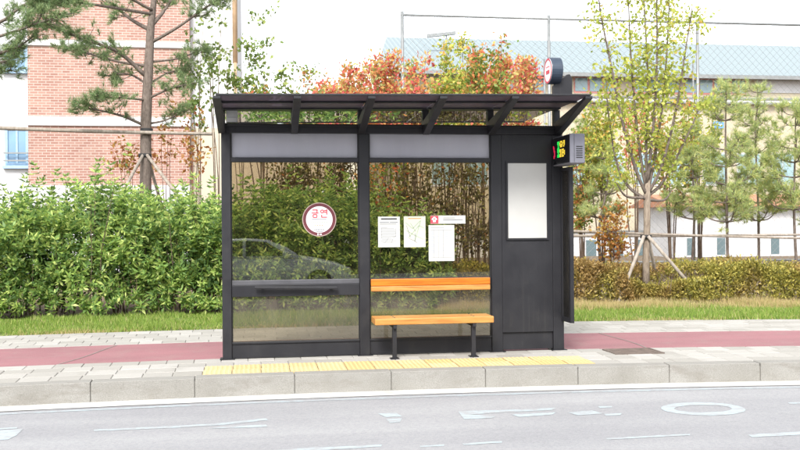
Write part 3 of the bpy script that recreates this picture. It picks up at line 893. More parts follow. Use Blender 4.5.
lines(o, *R_, [(.25, .28, .5, .2), (.5, .2, .6, .14), (.52, .45, .5, .18), (.12, .7, .3, .32)], .006, 'ink_grey', 'route')
o, *R_ = sheet('timetable_sheet', 'white timetable with ruled columns under the red and white strip', 428.8, 225.0, 454.2, 261.2, 'paper')
lines(o, *R_, [(u, .10, u, .86) for u in (.2, .38, .57)] , .004, 'ink_grey', 'column_rule')
lines(o, *R_, [(.08, .865, .92, .865), (.08, .10, .92, .10), (.08, .93, .6, .93)], .004, 'ink_grey', 'rule')
marks(o, *R_, [(u, .82 - .035 * k, u + .10 + .04 * r1.random(), .832 - .035 * k) for u in (.08, .24, .43, .64) for k in range(20) if r1.random() > .2], 'ink_blue', 'figures')['kind'] = 'stuff'
YP -= .003
o, *R_ = sheet('banner_strip', 'white paper strip with a red square at its left end', 430.5, 215.4, 465.4, 223.8, 'paper')
marks(o, *R_, [(.0, .03, .225, .97)], 'ink_red', 'red_square')
YP -= .0008
lines(o, *R_, [(.04, .5, .11, .82), (.11, .82, .18, .5)], .016, 'sticker_white', 'emblem')
marks(o, *R_, [(.07, .2, .15, .52)], 'sticker_white', 'emblem')
YP += .0008
marks(o, *R_, [(.36, .42, .92, .52), (.36, .66, .7, .72)], 'ink_grey')
YP = YS - .0062

# round no-smoking sticker
cc = at(319.3, 219.5, YP)
rad = float(at(336.3, 219.5, YP)[0] - cc[0])
stk = thing('round_sticker', 'round white no-smoking sticker with dark red ring and red lettering', 'sticker', (cc[0], YP, cc[2] - rad))
MB().disc_y(cc[0], cc[2], rad, YP - .001, YP).build('rim', M['sticker_rim'], stk)
MB().ring_y(cc[0], cc[2], rad * .78, rad * .95, YP - .0022, YP - .0011).build('ring', M['maroon'], stk)
MB().disc_y(cc[0], cc[2], rad * .78, YP - .0026, YP - .0011).build('disc', M['sticker_white'], stk)
m = MB()
def stroke(u0, v0, u1, v1, w=.062):
    m.bar((cc[0] + u0 * rad, YP - .0034, cc[2] + v0 * rad), (cc[0] + u1 * rad, YP - .0034, cc[2] + v1 * rad), w * rad, .0012, up=(0, 1, 0))
# the two syllables in red
stroke(-.40, .56, -.10, .56); stroke(-.12, .56, -.14, .40); stroke(-.46, .38, -.04, .38)
stroke(-.36, .29, -.14, .29); stroke(-.36, .12, -.14, .12); stroke(-.36, .29, -.36, .12); stroke(-.14, .29, -.14, .12)
m.ring_y(cc[0] + .17 * rad, cc[2] + .47 * rad, .055 * rad, .115 * rad, YP - .0038, YP - .0028, 16)
stroke(.28, .52, .42, .52); stroke(.28, .42, .42, .42); stroke(.44, .60, .44, .28)
stroke(.14, .28, .14, .13); stroke(.12, .13, .46, .13)
m.build('lettering', M['ink_red'], stk)
m = MB(); stroke(-.44, .02, .42, .02, .035); m.build('rule', M['ink_grey'], stk)
m = MB()
for k in range(8): stroke(-.52 + k * .13, -.18, -.44 + k * .13, -.18, .05)
m.build('lettering', M['ink_green'], stk)
m = MB()
for k in range(4): stroke(-.26 + k * .13, -.34, -.19 + k * .13, -.34, .05)
m.build('lettering', M['ink_orange'], stk)
m = MB()
for k in range(6): stroke(-.30 + k * .10, -.60, -.23 + k * .10, -.60, .08)
stroke(-.18, -.70, .2, -.70, .05)
m.build('lettering', M['ink_grey'], stk)
m = MB(); stroke(-.12, -.87, -.05, -.87, .12); stroke(0, -.87, .14, -.87, .07); m.build('lettering', M['sticker_white'], stk)

# ---------------------------------------------------------------- arrival display hung at the right end
dy0, dy1 = 10.10, 10.72
dx0 = float(at(569, 150, dy0)[0]); dx1 = float(at(585, 150, dy0)[0])
dz0, dz1 = float(at(577, 163, dy0)[2]), float(at(577, 133.5, dy0)[2])
dsp = thing('arrival_display', 'grey box display with green, yellow and red lit characters at the canopy end', 'display', ((dx0 + dx1) / 2, (dy0 + dy1) / 2, dz0))
MB().box(dx0 + .012, dx1, dy0, dy1, dz0, dz1).build('case', M['display_grey'], dsp, bevel=0.008)
scr = MB().box(dx0, dx0 + .0115, dy0 + .012, dy1 - .006, dz0 + .012, dz1 - .012).build('screen', M['screen_black'], dsp)
m = MB()
for k in range(6): m.box(dx0 + .085, dx1 - .03, dy0 - .003, dy0 + .004, dz0 + .06 + k * .025, dz0 + .07 + k * .025)
m.build('vent_slots', M['rubber'], dsp)
MB().box(dx0 + .06, dx0 + .064, dy0 - .002, dy0 + .004, dz0 + .01, dz1 - .01).build('seam', M['rubber'], dsp)
MB().box(posts[3][1] - .004, dx1 - .04, dy1 - .06, YS + .02, dz1 - .12, dz1 - .05).build('bracket', CH, dsp)
def led(pattern, y_left, z_top, mat, dot=.0135):
    """rows of lit dots; columns run from the far end of the screen towards the street"""
    m = MB()
    for r, row in enumerate(pattern):
        for c_, ch in enumerate(row):
            if ch != '.':
                y = y_left - c_ * dot * 1.15; z = z_top - r * dot * 1.15
                m.box(dx0 - .002, dx0 + .001, y - dot, y, z - dot, z)
    m.build('lit_text', M[mat], scr)
led(['####', '####', '.##.', '.##.', '####', '####', '####', '.##.', '####', '####'], dy1 - .20, dz1 - .06, 'led_green', .0165)
led(['.####..###', '##..##.###', '######..##', '.####..##.', '..........', '###.####..', '###.##.###', '.##.######', '###.##..##', '###.####..'], dy1 - .285, dz1 - .06, 'led_yellow', .0165)
led(['##..', '###.', '.##.', '.###', '..##', '..##', '.###', '.##.'], dy1 - .04, dz1 - .10, 'led_red', .0165)

# ---------------------------------------------------------------- round bus stop sign on the roof
gy = 10.30
sc_ = at(549.0, 71, gy)
sr = 0.155
sgn = thing('round_sign', 'small round drum sign with white and red face standing on the canopy', 'sign', (sc_[0] + .1, gy, ZR + .013))
sx0 = float(sc_[0]) - 0.01; sx1 = float(at(563, 71, gy)[0])
MB().disc_x(gy, sc_[2], sr, sx0, sx1 - .045).build('drum', M['sign_blue'], sgn, smooth=False, bevel=0.008)
MB().disc_x(gy, sc_[2], sr * .93, sx0 - .004, sx0 + .001).build('face', M['sticker_white'], sgn)
m = MB()
b0 = len(m.v); m.ring_y(gy, sc_[2], sr * .80, sr * .93, sx0 - .0065, sx0 - .0042, 32)
m.v[b0:] = [(b_, a_, c_) for a_, b_, c_ in m.v[b0:]]
m.build('red_ring', M['ink_red'], sgn)
m = MB()
m.box(sx0 - .0065, sx0 - .0042, gy - .06, gy + .06, sc_[2] - .035, sc_[2] + .05)
m.build('bus_emblem', M['ink_red'], sgn)
m = MB()
for yy in (-.04, .0, .04): m.box(sx0 - .0085, sx0 - .0067, gy + yy - .016, gy + yy + .016, sc_[2] + .005, sc_[2] + .038)
m.build('emblem_windows', M['sticker_white'], sgn)
f1, f2 = at(552.5, 94, gy), at(571.5, 94, gy)
zb_ = ZR + .008 + RTILT * (RX1 - RX0) / 2 * .8
def fz(px, py): q = at(px, py, gy); return (float(q[0]), float(q[2]))
MB().prism_y([(float(f1[0]), zb_), (float(f2[0]), zb_), fz(571.5, 79), fz(569, 74.5), fz(566, 75), fz(552.5, 86)], gy - .03, gy + .03).build('fin', CH, sgn, bevel=0.004)

#PART2
# ================================================================== BUILDINGS
def panel(Y, px0, py0, px1, py1, depth, name, mat, parent, proud=0.0):
    """a wall slab whose front face stands on the plane at Y, sized from two corners"""
    xm = (px0 + px1) / 2; ym = (py0 + py1) / 2
    x0, x1 = at(px0, ym, Y)[0], at(px1, ym, Y)[0]
    z0, z1 = at(xm, py1, Y)[2], at(xm, py0, Y)[2]
    return MB().box(x0, x1, Y - proud, Y + depth, z0, z1).build(name, M[mat], parent), (x0, x1, z0, z1)
def boxp(parent, name, mat, x0, x1, y0, y1, z0, z1): return MB().box(x0, x1, y0, y1, z0, z1).build(name, M[mat], parent)

# --- brick building on the left
YB1 = 32.0
X = lambda px, Y, py=120: float(at(px, py, Y)[0])
Z = lambda py, Y, px=400: float(at(px, py, Y)[2])
bb = thing('brick_building', 'pale red brick building with white bands and blue windows at far left', 'building', (X(110, YB1), YB1 + 4, -.02))
xa, xb = X(28, YB1), X(190, YB1)
zl = lambda py: Z(py, YB1, 110)
boxp(bb, 'brick_wall', 'brick', xa, xb, YB1, YB1 + 9, zl(185), 13.5)
boxp(bb, 'plinth', 'white_render', xa - .02, xb + .02, YB1 - .05, YB1 + 8.9, -.02, zl(185) - .003)
boxp(bb, 'band', 'white_render', xa - .03, xb + .03, YB1 - .07, YB1 + .02, zl(47), zl(41))
boxp(bb, 'band', 'white_render', xa - .03, xb + .03, YB1 - .07, YB1 + .02, zl(126), zl(117))
boxp(bb, 'parapet', 'white_render', xa - .1, xb + .1, YB1 - .12, YB1 + 9.1, 13.503, 13.9)
boxp(bb, 'wing_wall', 'white_render', xa - 7.5, xa - .004, YB1 + .25, YB1 + 9, -.02, 13.2)
boxp(bb, 'side_wall', 'white_render', xb + .004, X(236, YB1), YB1 + .35, YB1 + 9, Z(127, YB1, 215), 13.2)
boxp(bb, 'annex_wall', 'cream_render', xb + .004, X(345, YB1), YB1 + .30, YB1 + 8, -.02, Z(127, YB1, 215) - .004)
boxp(bb, 'annex_coping', 'white_render', X(236, YB1) + .004, X(347, YB1), YB1 + .22, YB1 + 8.1, Z(127, YB1, 215) - .003, Z(124, YB1, 215))
MB().tube([(X(235.5, YB1), YB1 + .22, Z(62, YB1, 235)), (X(235.5, YB1), YB1 + .22, 13.4)], .085, 10).build('downpipe', M['pipe_tan'], bb, smooth=True)
boxp(bb, 'pipe_foot', 'pipe_tan', X(234, YB1), X(237, YB1), YB1 + .1, YB1 + .34, Z(128, YB1, 235), Z(62, YB1, 235) - .002)
def bwin(px0, px1, py0, py1, rails=False):
    y = YB1 + .25
    x0, x1, z0, z1 = X(px0, y), X(px1, y), Z(py1, y, 14), Z(py0, y, 14)
    w = MB().box(x0, x1, y - .03, y + .02, z0, z1).build('window', M['window_glass'], bb)
    fr = MB()
    t_ = .09
    fr.box(x0 - t_, x0, y - .07, y + .02, z0 - t_, z1 + t_).box(x1, x1 + t_, y - .07, y + .02, z0 - t_, z1 + t_)
    fr.box(x0, x1, y - .07, y + .02, z1, z1 + t_).box(x0, x1, y - .07, y + .02, z0 - t_, z0)
    fr.box(x0 + (x1 - x0) * .45, x0 + (x1 - x0) * .45 + .06, y - .06, y + .0, z0, z1)
    fr.build('frame', M['blue_frame'], w)
    MB().box(x0 - .15, x1 + .15, y - .16, y + .0, z0 - t_ - .10, z0 - t_ - .002).build('sill', M['blue_frame'], w)
    if rails:
        for q in (153.5, 161): MB().bar((x0 - .1, y - .2, Z(q, y, 14)), (x1 + .1, y - .2, Z(q, y, 14)), .05, .05).build('guard_rail', M['galvanised'], w)
bwin(8, 26, 49, 68); bwin(8, 26, 130, 163, True)
bwin(-34, -12, 49, 68); bwin(-34, -12, 130, 163, True)

# --- long cream building on the right
YB2 = 48.0
cb_ = thing('school_building', 'long cream building with pale blue metal roof and red framed windows', 'building', (X(620, YB2), YB2 + 5, -.02))
cx0, cx1 = X(392, YB2), X(900, YB2)
ze = Z(77, YB2, 640)
boxp(cb_, 'wall', 'cream_light', cx0, cx1, YB2, YB2 + 14, -.02, ze)
zr = Z(45, YB2 + 9, 640)
rv = [(cx0 - .9, YB2 - .7, ze - .05), (cx1, YB2 - .7, ze - .05), (cx1, YB2 + 9, zr), (X(387, YB2 + 9), YB2 + 9, zr), (cx1, YB2 + 15, ze), (X(392, YB2 + 15), YB2 + 15, ze)]
rv2 = [(x, y, z + .15) for x, y, z in rv]
m = MB().add(rv + rv2, [(0, 1, 2, 3), (3, 2, 4, 5), (6, 9, 8, 7), (9, 11, 10, 8), (0, 6, 7, 1), (5, 4, 10, 11), (1, 7, 8, 2), (2, 8, 10, 4), (0, 3, 9, 6), (3, 5, 11, 9)])
rf = m.build('roof', M['metal_roof'], cb_)
MB().box(cx0 - .9, cx1, YB2 - .82, YB2 - .705, ze - .14, ze + .06).build('eave_gutter', M['galvanised'], rf)
zw0, zw1 = Z(92, YB2, 640), Z(79, YB2, 640)
def rwin(px0, px1, n):
    x0, x1 = X(px0, YB2), X(px1, YB2)
    w = MB().box(x0, x1, YB2 - .02, YB2 + .05, zw0 - .10, zw1 + .06).build('window', M['red_frame'], cb_)
    s = (x1 - x0) / n
    for k in range(n):
        MB().box(x0 + k * s + .07, x0 + (k + 1) * s - .07, YB2 - .05, YB2 - .021, zw0, zw1).build('pane', M['pale_glass'], w)
rwin(484, 545, 4); rwin(574, 618, 3); rwin(634, 680, 3); rwin(684, 728, 3); rwin(731, 746, 2)
boxp(cb_, 'shutter_panel', 'white_render', X(757, YB2), X(815, YB2), YB2 - .06, YB2 + .02, zw0 + .05, zw1 + .02)
zl1, zl2 = Z(103.5, YB2, 700), Z(98.8, YB2, 700)
lg_ = boxp(cb_, 'ledge', 'white_render', X(470, YB2), cx1, YB2 - .30, YB2 - .002, zl1, zl2)
MB().box(X(470, YB2), cx1, YB2 - .36, YB2 - .302, zl2 - .05, zl2 + .05).build('ledge_trim', M['galvanised'], lg_)
MB().box(X(470, YB2), cx1, YB2 - .36, YB2 - .302, zl1 - .05, zl1 + .05).build('ledge_trim', M['galvanised'], lg_)
for k, px in enumerate(range(430, 830, 34)):
    x0, x1 = X(px, YB2), X(px + 24, YB2)
    w = MB().box(x0, x1, YB2 - .04, YB2 + .02, Z(186, YB2, 640), Z(152, YB2, 640)).build('window', M['white_render'], cb_)
    for j in range(2):
        xx = x0 + (x1 - x0) * (.06 + .46 * j)
        MB().box(xx, xx + (x1 - x0) * .42, YB2 - .07, YB2 - .041, Z(184, YB2, 640), Z(154, YB2, 640)).build('pane', M['pale_glass'], w)
sb = thing('wall_sign', 'small bright blue plate high on the cream building wall', 'sign', (X(718, YB2), YB2 - .06, Z(128, YB2, 718)))
MB().box(X(713, YB2), X(723, YB2), YB2 - .09, YB2 - .01, Z(128.5, YB2, 718), Z(121.5, YB2, 718)).build('plate', M['sign_blue_bright'], sb)
MB().box(X(715, YB2), X(721, YB2), YB2 - .10, YB2 - .0905, Z(126, YB2, 718), Z(124.6, YB2, 718)).build('lettering', M['sticker_white'], sb)
# roof top lamp bar
la = thing('roof_lamp', 'thin grey lamp bar on a pole above the blue metal roof', 'lamp', (X(447, 52), 52, ze + 1))
MB().tube([(X(447, 52), 52, ze + .8), (X(447, 52), 52, Z(32, 52, 447))], .05, 8).build('pole', M['galvanised'], la)
MB().bar((X(428, 52), 52, Z(36, 52, 428)), (X(456, 52), 52, Z(33, 52, 456)), .25, .18).build('lamp_bar', M['galvanised'], la)

# --- low white shed with terracotta roof behind the young pines
YSH = 39.0
sh = thing('low_shed', 'low white shed with orange tiled roof behind the young pines', 'shed', (X(745, YSH), YSH + 2, -.02))
hx0, hx1 = X(672, YSH), X(860, YSH)
boxp(sh, 'wall', 'white_render', hx0, hx1, YSH, YSH + 4, -.02, Z(206, YSH, 740))
m = MB().prism_y([(YSH - .5, Z(206.5, YSH, 740)), (YSH - .5, Z(205, YSH, 740)), (YSH + 2, Z(193, YSH, 740)), (YSH + 4.5, Z(206, YSH, 740))], hx0 - .3, hx1)
m.v = [(b_, a_, c_) for a_, b_, c_ in m.v]
m.build('roof', M['terracotta'], sh)
for px in (686, 716, 770):
    w = boxp(sh, 'window', 'teal_glass', X(px, YSH), X(px + 8, YSH), YSH - .03, YSH + .02, Z(255, YSH, 700), Z(238, YSH, 700))
    MB().box(X(px, YSH) - .05, X(px + 8, YSH) + .05, YSH - .08, YSH - .031, Z(257, YSH, 700), Z(255.2, YSH, 700)).build('sill', M['white_render'], w)
gw = thing('garden_wall', 'low white wall beyond the right hedge behind the shelter', 'wall', (X(580, 42), 42, -.02))
boxp(gw, 'wall', 'white_render', X(395, 42), X(671, 42), 42, 42.25, -.02, Z(233, 42, 560))
boxp(gw, 'coping', 'galvanised', X(395, 42), X(671, 42), 41.94, 42.31, Z(233, 42, 560) + .002, Z(231, 42, 560))
for k, px in enumerate((585, 612, 634)):
    boxp(gw, 'panel', 'teal_glass', X(px, 42), X(px + 10, 42), 41.96, 42.01, Z(258, 42, 600), Z(240, 42, 600))

# --- tall chain link fence
YFN = 31.0
fn = thing('chain_link_fence', 'tall grey chain link fence with steel posts before the cream building', 'fence', (X(600, YFN), YFN, -.02))
zt_ = Z(20, YFN, 600)
px_list = [403, 549.5, 698, 848]
fx = [X(p_, YFN) for p_ in px_list]
for x_ in fx:
    MB().tube([(x_, YFN, -.02), (x_, YFN, zt_ + .12)], .055, 8).build('post', M['galvanised'], fn, smooth=True)
    MB().tube([(x_ - .16, YFN + .02, -.02), (x_ - .16, YFN + .02, Z(60, YFN, 600))], .035, 6).build('stay', M['galvanised'], fn, smooth=True)
MB().tube([(fx[0] - .05, YFN, zt_), (fx[-1], YFN, zt_)], .042, 8).build('top_rail', M['galvanised'], fn, smooth=True)
MB().tube([(fx[0] - .05, YFN, .15), (fx[-1], YFN, .15)], .04, 6).build('bottom_rail', M['galvanised'], fn, smooth=True)
# woven wire: crossing diagonals cut to the field
W_, H_ = fx[-1] - fx[0], zt_ - .15
vv, ff = [], []
step = 0.27
for sgn_ in (1, -1):
    for k in range(int(-H_ / step), int(W_ / step) + 1):
        a0 = k * step
        u0, u1 = max(0, -a0) if a0 < 0 else 0, min(H_, W_ - a0)
        if u1 <= u0: continue
        xs_ = (fx[0] + a0 + u0, fx[0] + a0 + u1)
        if sgn_ == 1: za, zb2 = .15 + u0, .15 + u1
        else: za, zb2 = zt_ - u0, zt_ - u1
        b0 = len(vv); w2 = .005
        for (x_, z_) in ((xs_[0], za), (xs_[1], zb2)):
            for (dx_, dy_) in ((-w2, 0), (0, -w2), (w2, 0), (0, w2)):
                vv.append((x_ + dx_, YFN + .01 * sgn_ + dy_, z_))
        for j in range(4): ff.append((b0 + j, b0 + (j + 1) % 4, b0 + 4 + (j + 1) % 4, b0 + 4 + j))
wm = link_mesh('wire_mesh', vv, np.array(ff), M['galvanised'], fn)
wm['kind'] = 'stuff'

# ================================================================== PLANTS
def cluster_foliage(centers, dirs, per, spread, L, W, up=0.2):
    """leaves around twig ends"""
    n = len(centers)
    P = np.repeat(centers, per, 0) + RNG.normal(0, spread, (n * per, 3))
    D = np.repeat(dirs, per, 0) * 0.5 + RNG.normal(0, 1, (n * per, 3)) + np.array([0, 0, up])
    return P, D, RNG.uniform(.7, 1.25, n * per) * L, RNG.uniform(.8, 1.2, n * per) * W

# --- tall hedge on the left: upright leafy shoots
hx_a, hx_b = -7.0, 3.3
hy = lambda x: kerb_y(x) + 7.0
hedge = thing('tall_hedge', 'tall dense bright green hedge behind the lawn, running behind the shelter', 'hedge', (-2.0, 16.9, -.02))
n = 2300
sxv = RNG.uniform(hx_a, hx_b, n)
dep = RNG.uniform(0, 1, n) ** 1.15 * 2.0                  # more shoots towards the street face
syv = hy(sxv) + dep
top = 2.02 + 0.16 * np.sin(sxv * 1.7) + 0.12 * np.sin(sxv * 4.3 + 1) + RNG.normal(0, .14, n)
top = np.where(sxv > 1.6, top - (sxv - 1.6) * .35, top)
face = np.clip(dep / .55, 0, 1)
hgt = np.where(RNG.random(n) < (1 - face) * .75, RNG.uniform(.25, 1, n) * top, top * RNG.uniform(.72, 1.02, n))
spire = RNG.random(n) < .02
hgt[spire] = top[spire] + RNG.uniform(.25, .55, spire.sum())
lean = np.stack([RNG.normal(0, .12, n), -RNG.uniform(.0, .45, n) * (1 - face) - .03, np.zeros(n)], 1)
base = np.stack([sxv, syv, np.zeros(n)], 1)
tip = base + lean * hgt[:, None] + np.stack([np.zeros(n), np.zeros(n), hgt], 1)
# tip rosettes
sd_ = unit(tip - base + np.array([0, -.35, 0]) * hgt[:, None] * (1 - face)[:, None])
P1, D1 = [], []
for lay, (back, per) in enumerate(((0.0, 7), (0.07, 7), (0.15, 6))):
    ang = RNG.uniform(0, 2 * PI, (n, 1)) + np.arange(per) * 2 * PI / per + RNG.normal(0, .25, (n, per))
    a = unit(np.cross(sd_, np.array([.3, .9, .1]))); b = np.cross(sd_, a)
    out = a[:, None] * np.cos(ang)[..., None] + b[:, None] * np.sin(ang)[..., None]
    d = out + sd_[:, None] * (0.75 - .35 * lay) + RNG.normal(0, .15, (n, per, 3))
    P1.append(np.repeat((tip - sd_ * back)[:, None], per, 1).reshape(-1, 3)); D1.append(d.reshape(-1, 3))
P1 = np.vstack(P1); D1 = np.vstack(D1)
foliage('foliage', P1, D1, RNG.uniform(.05, .15, len(P1)), RNG.uniform(.022, .048, len(P1)), 'hedge_leaf', hedge)
# darker inner leaves along the stems
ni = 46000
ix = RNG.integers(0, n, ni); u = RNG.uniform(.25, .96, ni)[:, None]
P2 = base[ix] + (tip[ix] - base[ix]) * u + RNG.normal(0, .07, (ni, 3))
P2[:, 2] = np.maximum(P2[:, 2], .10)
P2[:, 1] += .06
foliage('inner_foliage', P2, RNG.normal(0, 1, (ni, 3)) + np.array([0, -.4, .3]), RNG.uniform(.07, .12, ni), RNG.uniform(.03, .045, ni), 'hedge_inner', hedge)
nf = 1500
fxv = RNG.uniform(hx_a, hx_b, nf)
fz_ = RNG.uniform(.16, 1.7, nf)
ftip = np.stack([fxv, hy(fxv) - .10 - .16 * np.sin(fxv * 3.1 + fz_ * 2) * np.sin(fz_ * 3.3 + fxv) - RNG.uniform(-.15, .16, nf), fz_], 1)
fdir = unit(np.stack([RNG.normal(0, .45, nf), -RNG.uniform(.35, 1.1, nf), RNG.uniform(.25, 1.0, nf)], 1))
P3, D3 = [], []
for lay, (back, per) in enumerate(((0.0, 6), (0.06, 7), (0.13, 6))):
    ang = RNG.uniform(0, 2 * PI, (nf, 1)) + np.arange(per) * 2 * PI / per + RNG.normal(0, .25, (nf, per))
    a = unit(np.cross(fdir, np.array([.3, .2, .9]))); b = np.cross(fdir, a)
    out = a[:, None] * np.cos(ang)[..., None] + b[:, None] * np.sin(ang)[..., None]
    d = out + fdir[:, None] * (0.7 - .35 * lay) + RNG.normal(0, .15, (nf, per, 3)) + np.array([0, 0, -.12])
    P3.append(np.repeat((ftip - fdir * back)[:, None], per, 1).reshape(-1, 3)); D3.append(d.reshape(-1, 3))
P3 = np.vstack(P3); D3 = np.vstack(D3)
foliage('side_foliage', P3, D3, RNG.uniform(.05, .17, len(P3)) , RNG.uniform(.022, .052, len(P3)), 'hedge_leaf', hedge)
m = MB()
for i in range(0, n, 9):
    m.tube([base[i] - np.array([0, 0, .02]), base[i] * .5 + tip[i] * .5 + RNG.normal(0, .03, 3), tip[i] - sd_[i] * .05], [.012, .009, .004], 4, False)
so = m.build('stems', M['twig'], hedge); so['kind'] = 'stuff'

# --- low clipped hedge on the right
lh = thing('low_hedge', 'low clipped olive and rust coloured hedge on the right behind the grass', 'hedge', (8.0, 17.8, -.02))
n = 60000
lx = RNG.uniform(3.2, 13.2, n)
v_ = RNG.random(n)
tp = .66 + .06 * np.sin(lx * 2.3) + .05 * np.sin(lx * 6.1 + 2) + .04 * np.sin(lx * 13) + RNG.normal(0, .035, n)
onf = RNG.random(n) < .5
fy = np.where(onf, RNG.uniform(0, .22, n), RNG.uniform(0, 1.7, n)) + .09 * np.sin(lx * 4.3) + .08 * np.sin(lx * 9 + 1)
lz = np.where(onf, .03 + v_ ** .8 * (tp - .03), tp - RNG.random(n) ** 2 * .22)
fy = fy + np.where(onf, .16 * (lz / tp - .35) ** 2 + .10 * np.maximum(0, .25 - lz / tp), 0)
P = np.stack([lx, kerb_y(lx) + 7.45 + fy, lz], 1) + RNG.normal(0, .02, (n, 3))
# the hedge is thin and low where the staked tree was planted into its front
gap = (P[:, 0] > at(622, 280, 16.8)[0]) & (P[:, 0] < at(702, 280, 16.8)[0]) & (P[:, 1] < 17.05)
P[gap, 2] *= np.where(np.abs(P[gap, 0] - at(646, 280, 17.0)[0]) < .25, .50, .62)
foliage('foliage', P, RNG.normal(0, .8, (n, 3)) + np.array([0, -.3, .8]), RNG.uniform(.045, .09, n), RNG.uniform(.02, .036, n), 'low_hedge_leaf', lh)
m = MB()
for k in range(420):
    x_ = RNG.uniform(3.2, 13.2); y_ = float(kerb_y(x_)) + 7.6 + RNG.uniform(0, 1.3)
    m.tube([(x_, y_, -.02), (x_ + RNG.normal(0, .06), y_ - RNG.uniform(0, .12), .3), (x_ + RNG.normal(0, .12), y_ - RNG.uniform(0, .2), .56)], [.009, .007, .003], 4, False)
so = m.build('stems', M['twig'], lh); so['kind'] = 'stuff'

# --- pine tree on the left
def pine_tufts(ends, dirs, per=26, L=.15, W=.0075, mat='pine_needle', parent=None, spread=1.0):
    n = len(ends)
    P = np.repeat(ends, per, 0)
    back = RNG.uniform(0, .12, n * per)[:, None]
    dd = np.repeat(unit(dirs), per, 0)
    P = P - dd * back
    D = dd * .75 + RNG.normal(0, .55 * spread, (n * per, 3)) + np.array([0, 0, .22])
    v, f = needles_mesh(P, D, RNG.uniform(.6, 1.1, n * per) * L, W)
    return link_mesh('needles', v, f, M[mat], parent)
def pine_from_branches(root, trunk, trad, branches, dens, per, L, W, mat, bark='bark'):
    MB().tube(trunk, trad, 10).build('trunk', M[bark], root, smooth=True)
    ends, dirs = [], []
    tw = MB()
    for (pts, r0, lo) in branches:
        c = curve_pts(pts, 12)
        MB().tube(c, np.linspace(r0, r0 * .3, len(c)), 6).build('branch', M[bark], root, smooth=True)
        length = np.linalg.norm(np.diff(c, axis=0), axis=1).sum()
        for k in range(int(dens * length)):
            u = lo + (1 - lo) * RNG.random()
            i = min(int(u * (len(c) - 1)), len(c) - 2); w = u * (len(c) - 1) - i
            p0 = c[i] * (1 - w) + c[i + 1] * w
            d = unit(c[i + 1] - c[i])
            tl = RNG.uniform(.08, .48) * (1.15 - .5 * u)
            td = unit(d * .6 + RNG.normal(0, .8, 3) * np.array([1, 1, .5]) + np.array([0, 0, .15]))
            e = p0 + td * tl
            tw.tube([p0, p0 + td * tl * .5 + np.array([0, 0, -.02]), e], [.009, .007, .004], 4, False)
            for q in range(3):
                ends.append(e + RNG.normal(0, .05, 3)); dirs.append(unit(td + RNG.normal(0, .45, 3)))
        ends.append(c[-1]); dirs.append(unit(c[-1] - c[-2]))
    o = tw.build('twigs', M[bark], root); o['kind'] = 'stuff'
    pine_tufts(np.array(ends), np.array(dirs), per, L, W, mat, root)
YPN = 20.5
def bp_(pix, dy=0.0, dv=0.0):
    """branch control points from the trunk outwards, drifting in depth"""
    k = len(pix)
    return [at(px, py, YPN + dy * i / max(1, k - 1)) for i, (px, py) in enumerate(pix)]
tb = at(146, 205, YPN); tb[2] = -.02
pine = thing('pine_tree', 'tall staked pine tree with spreading branches in front of the brick wall', 'tree', tb)
trunk = [tb, at(145.5, 190, YPN), at(146, 120, YPN), at(148.5, 70, YPN), at(150.5, 30, YPN), at(154, 0, YPN + .1), at(158, -40, YPN + .1), at(156, -75, YPN)]
BR = [(bp_([(148, 78), (118, 52), (80, 38), (40, 22)], -.8), .05, .25), (bp_([(150, 30), (132, 20), (112, 4), (88, -12)], .6), .05, .35),
      (bp_([(152, 25), (166, 8), (178, -14)], .5), .05, .5), (bp_([(152, 42), (178, 27), (205, 8), (226, -4)], -.6), .04, .45),
      (bp_([(146, 126), (122, 116), (98, 110), (74, 106)], -.7), .035, .3), (bp_([(147, 124), (166, 120), (186, 110)], .5), .03, .45),
      (bp_([(147, 84), (128, 74), (104, 76)], .6), .03, .4), (bp_([(149, 98), (172, 88), (200, 82)], -.6), .03, .3),
      (bp_([(150, 62), (180, 58), (207, 47)], .6), .03, .4), (bp_([(146, 100), (124, 98), (96, 96)], -1.0), .03, .4),
      (bp_([(148, 66), (120, 62), (84, 52), (62, 44)], .9), .035, .35), (bp_([(152, 10), (120, -6), (80, -16)], -.9), .035, .2),
      (bp_([(149, 84), (170, 72), (190, 70)], .9), .025, .4), (bp_([(156, -30), (190, -40), (214, -52)], .4), .03, .3),
      (bp_([(156, -40), (110, -50), (70, -48)], .4), .03, .3), (bp_([(152, 14), (70, 2), (34, 10)], -1.2), .035, .5)]
pine_from_branches(pine, trunk, [.135, .125, .115, .10, .085, .06, .045, .02], BR, 15, 30, .16, .010, 'pine_needle')
# second pine, trunk just off the left edge
p2b = at(-42, 210, 19.5); p2b[2] = -.02
pine2 = thing('pine_tree', 'pine whose branches reach in at the top left corner of the picture', 'tree', p2b)
def q_(pix, dy=0.0): return [at(px, py, 19.5 + dy * i / max(1, len(pix) - 1)) for i, (px, py) in enumerate(pix)]
pine_from_branches(pine2, [p2b, at(-44, 120, 19.5), at(-40, 40, 19.5), at(-36, -60, 19.5)], [.15, .13, .10, .05],
                   [(q_([(-41, 66), (-10, 55), (14, 49), (34, 36)], -.4), .045, .3), (q_([(-41, 30), (0, 22), (22, 6), (44, -4)], .4), .045, .25),
                    (q_([(-40, 44), (0, 36), (36, 24), (64, 14)], -.8), .04, .35), (q_([(-41, 80), (-16, 76), (12, 70)], .6), .03, .45),
                    (q_([(-38, 0), (8, -8), (48, -6), (84, 4)], -.5), .04, .35), (q_([(-42, 60), (0, 62), (24, 52)], .9), .03, .4)], 15, 30, .16, .010, 'pine_needle')

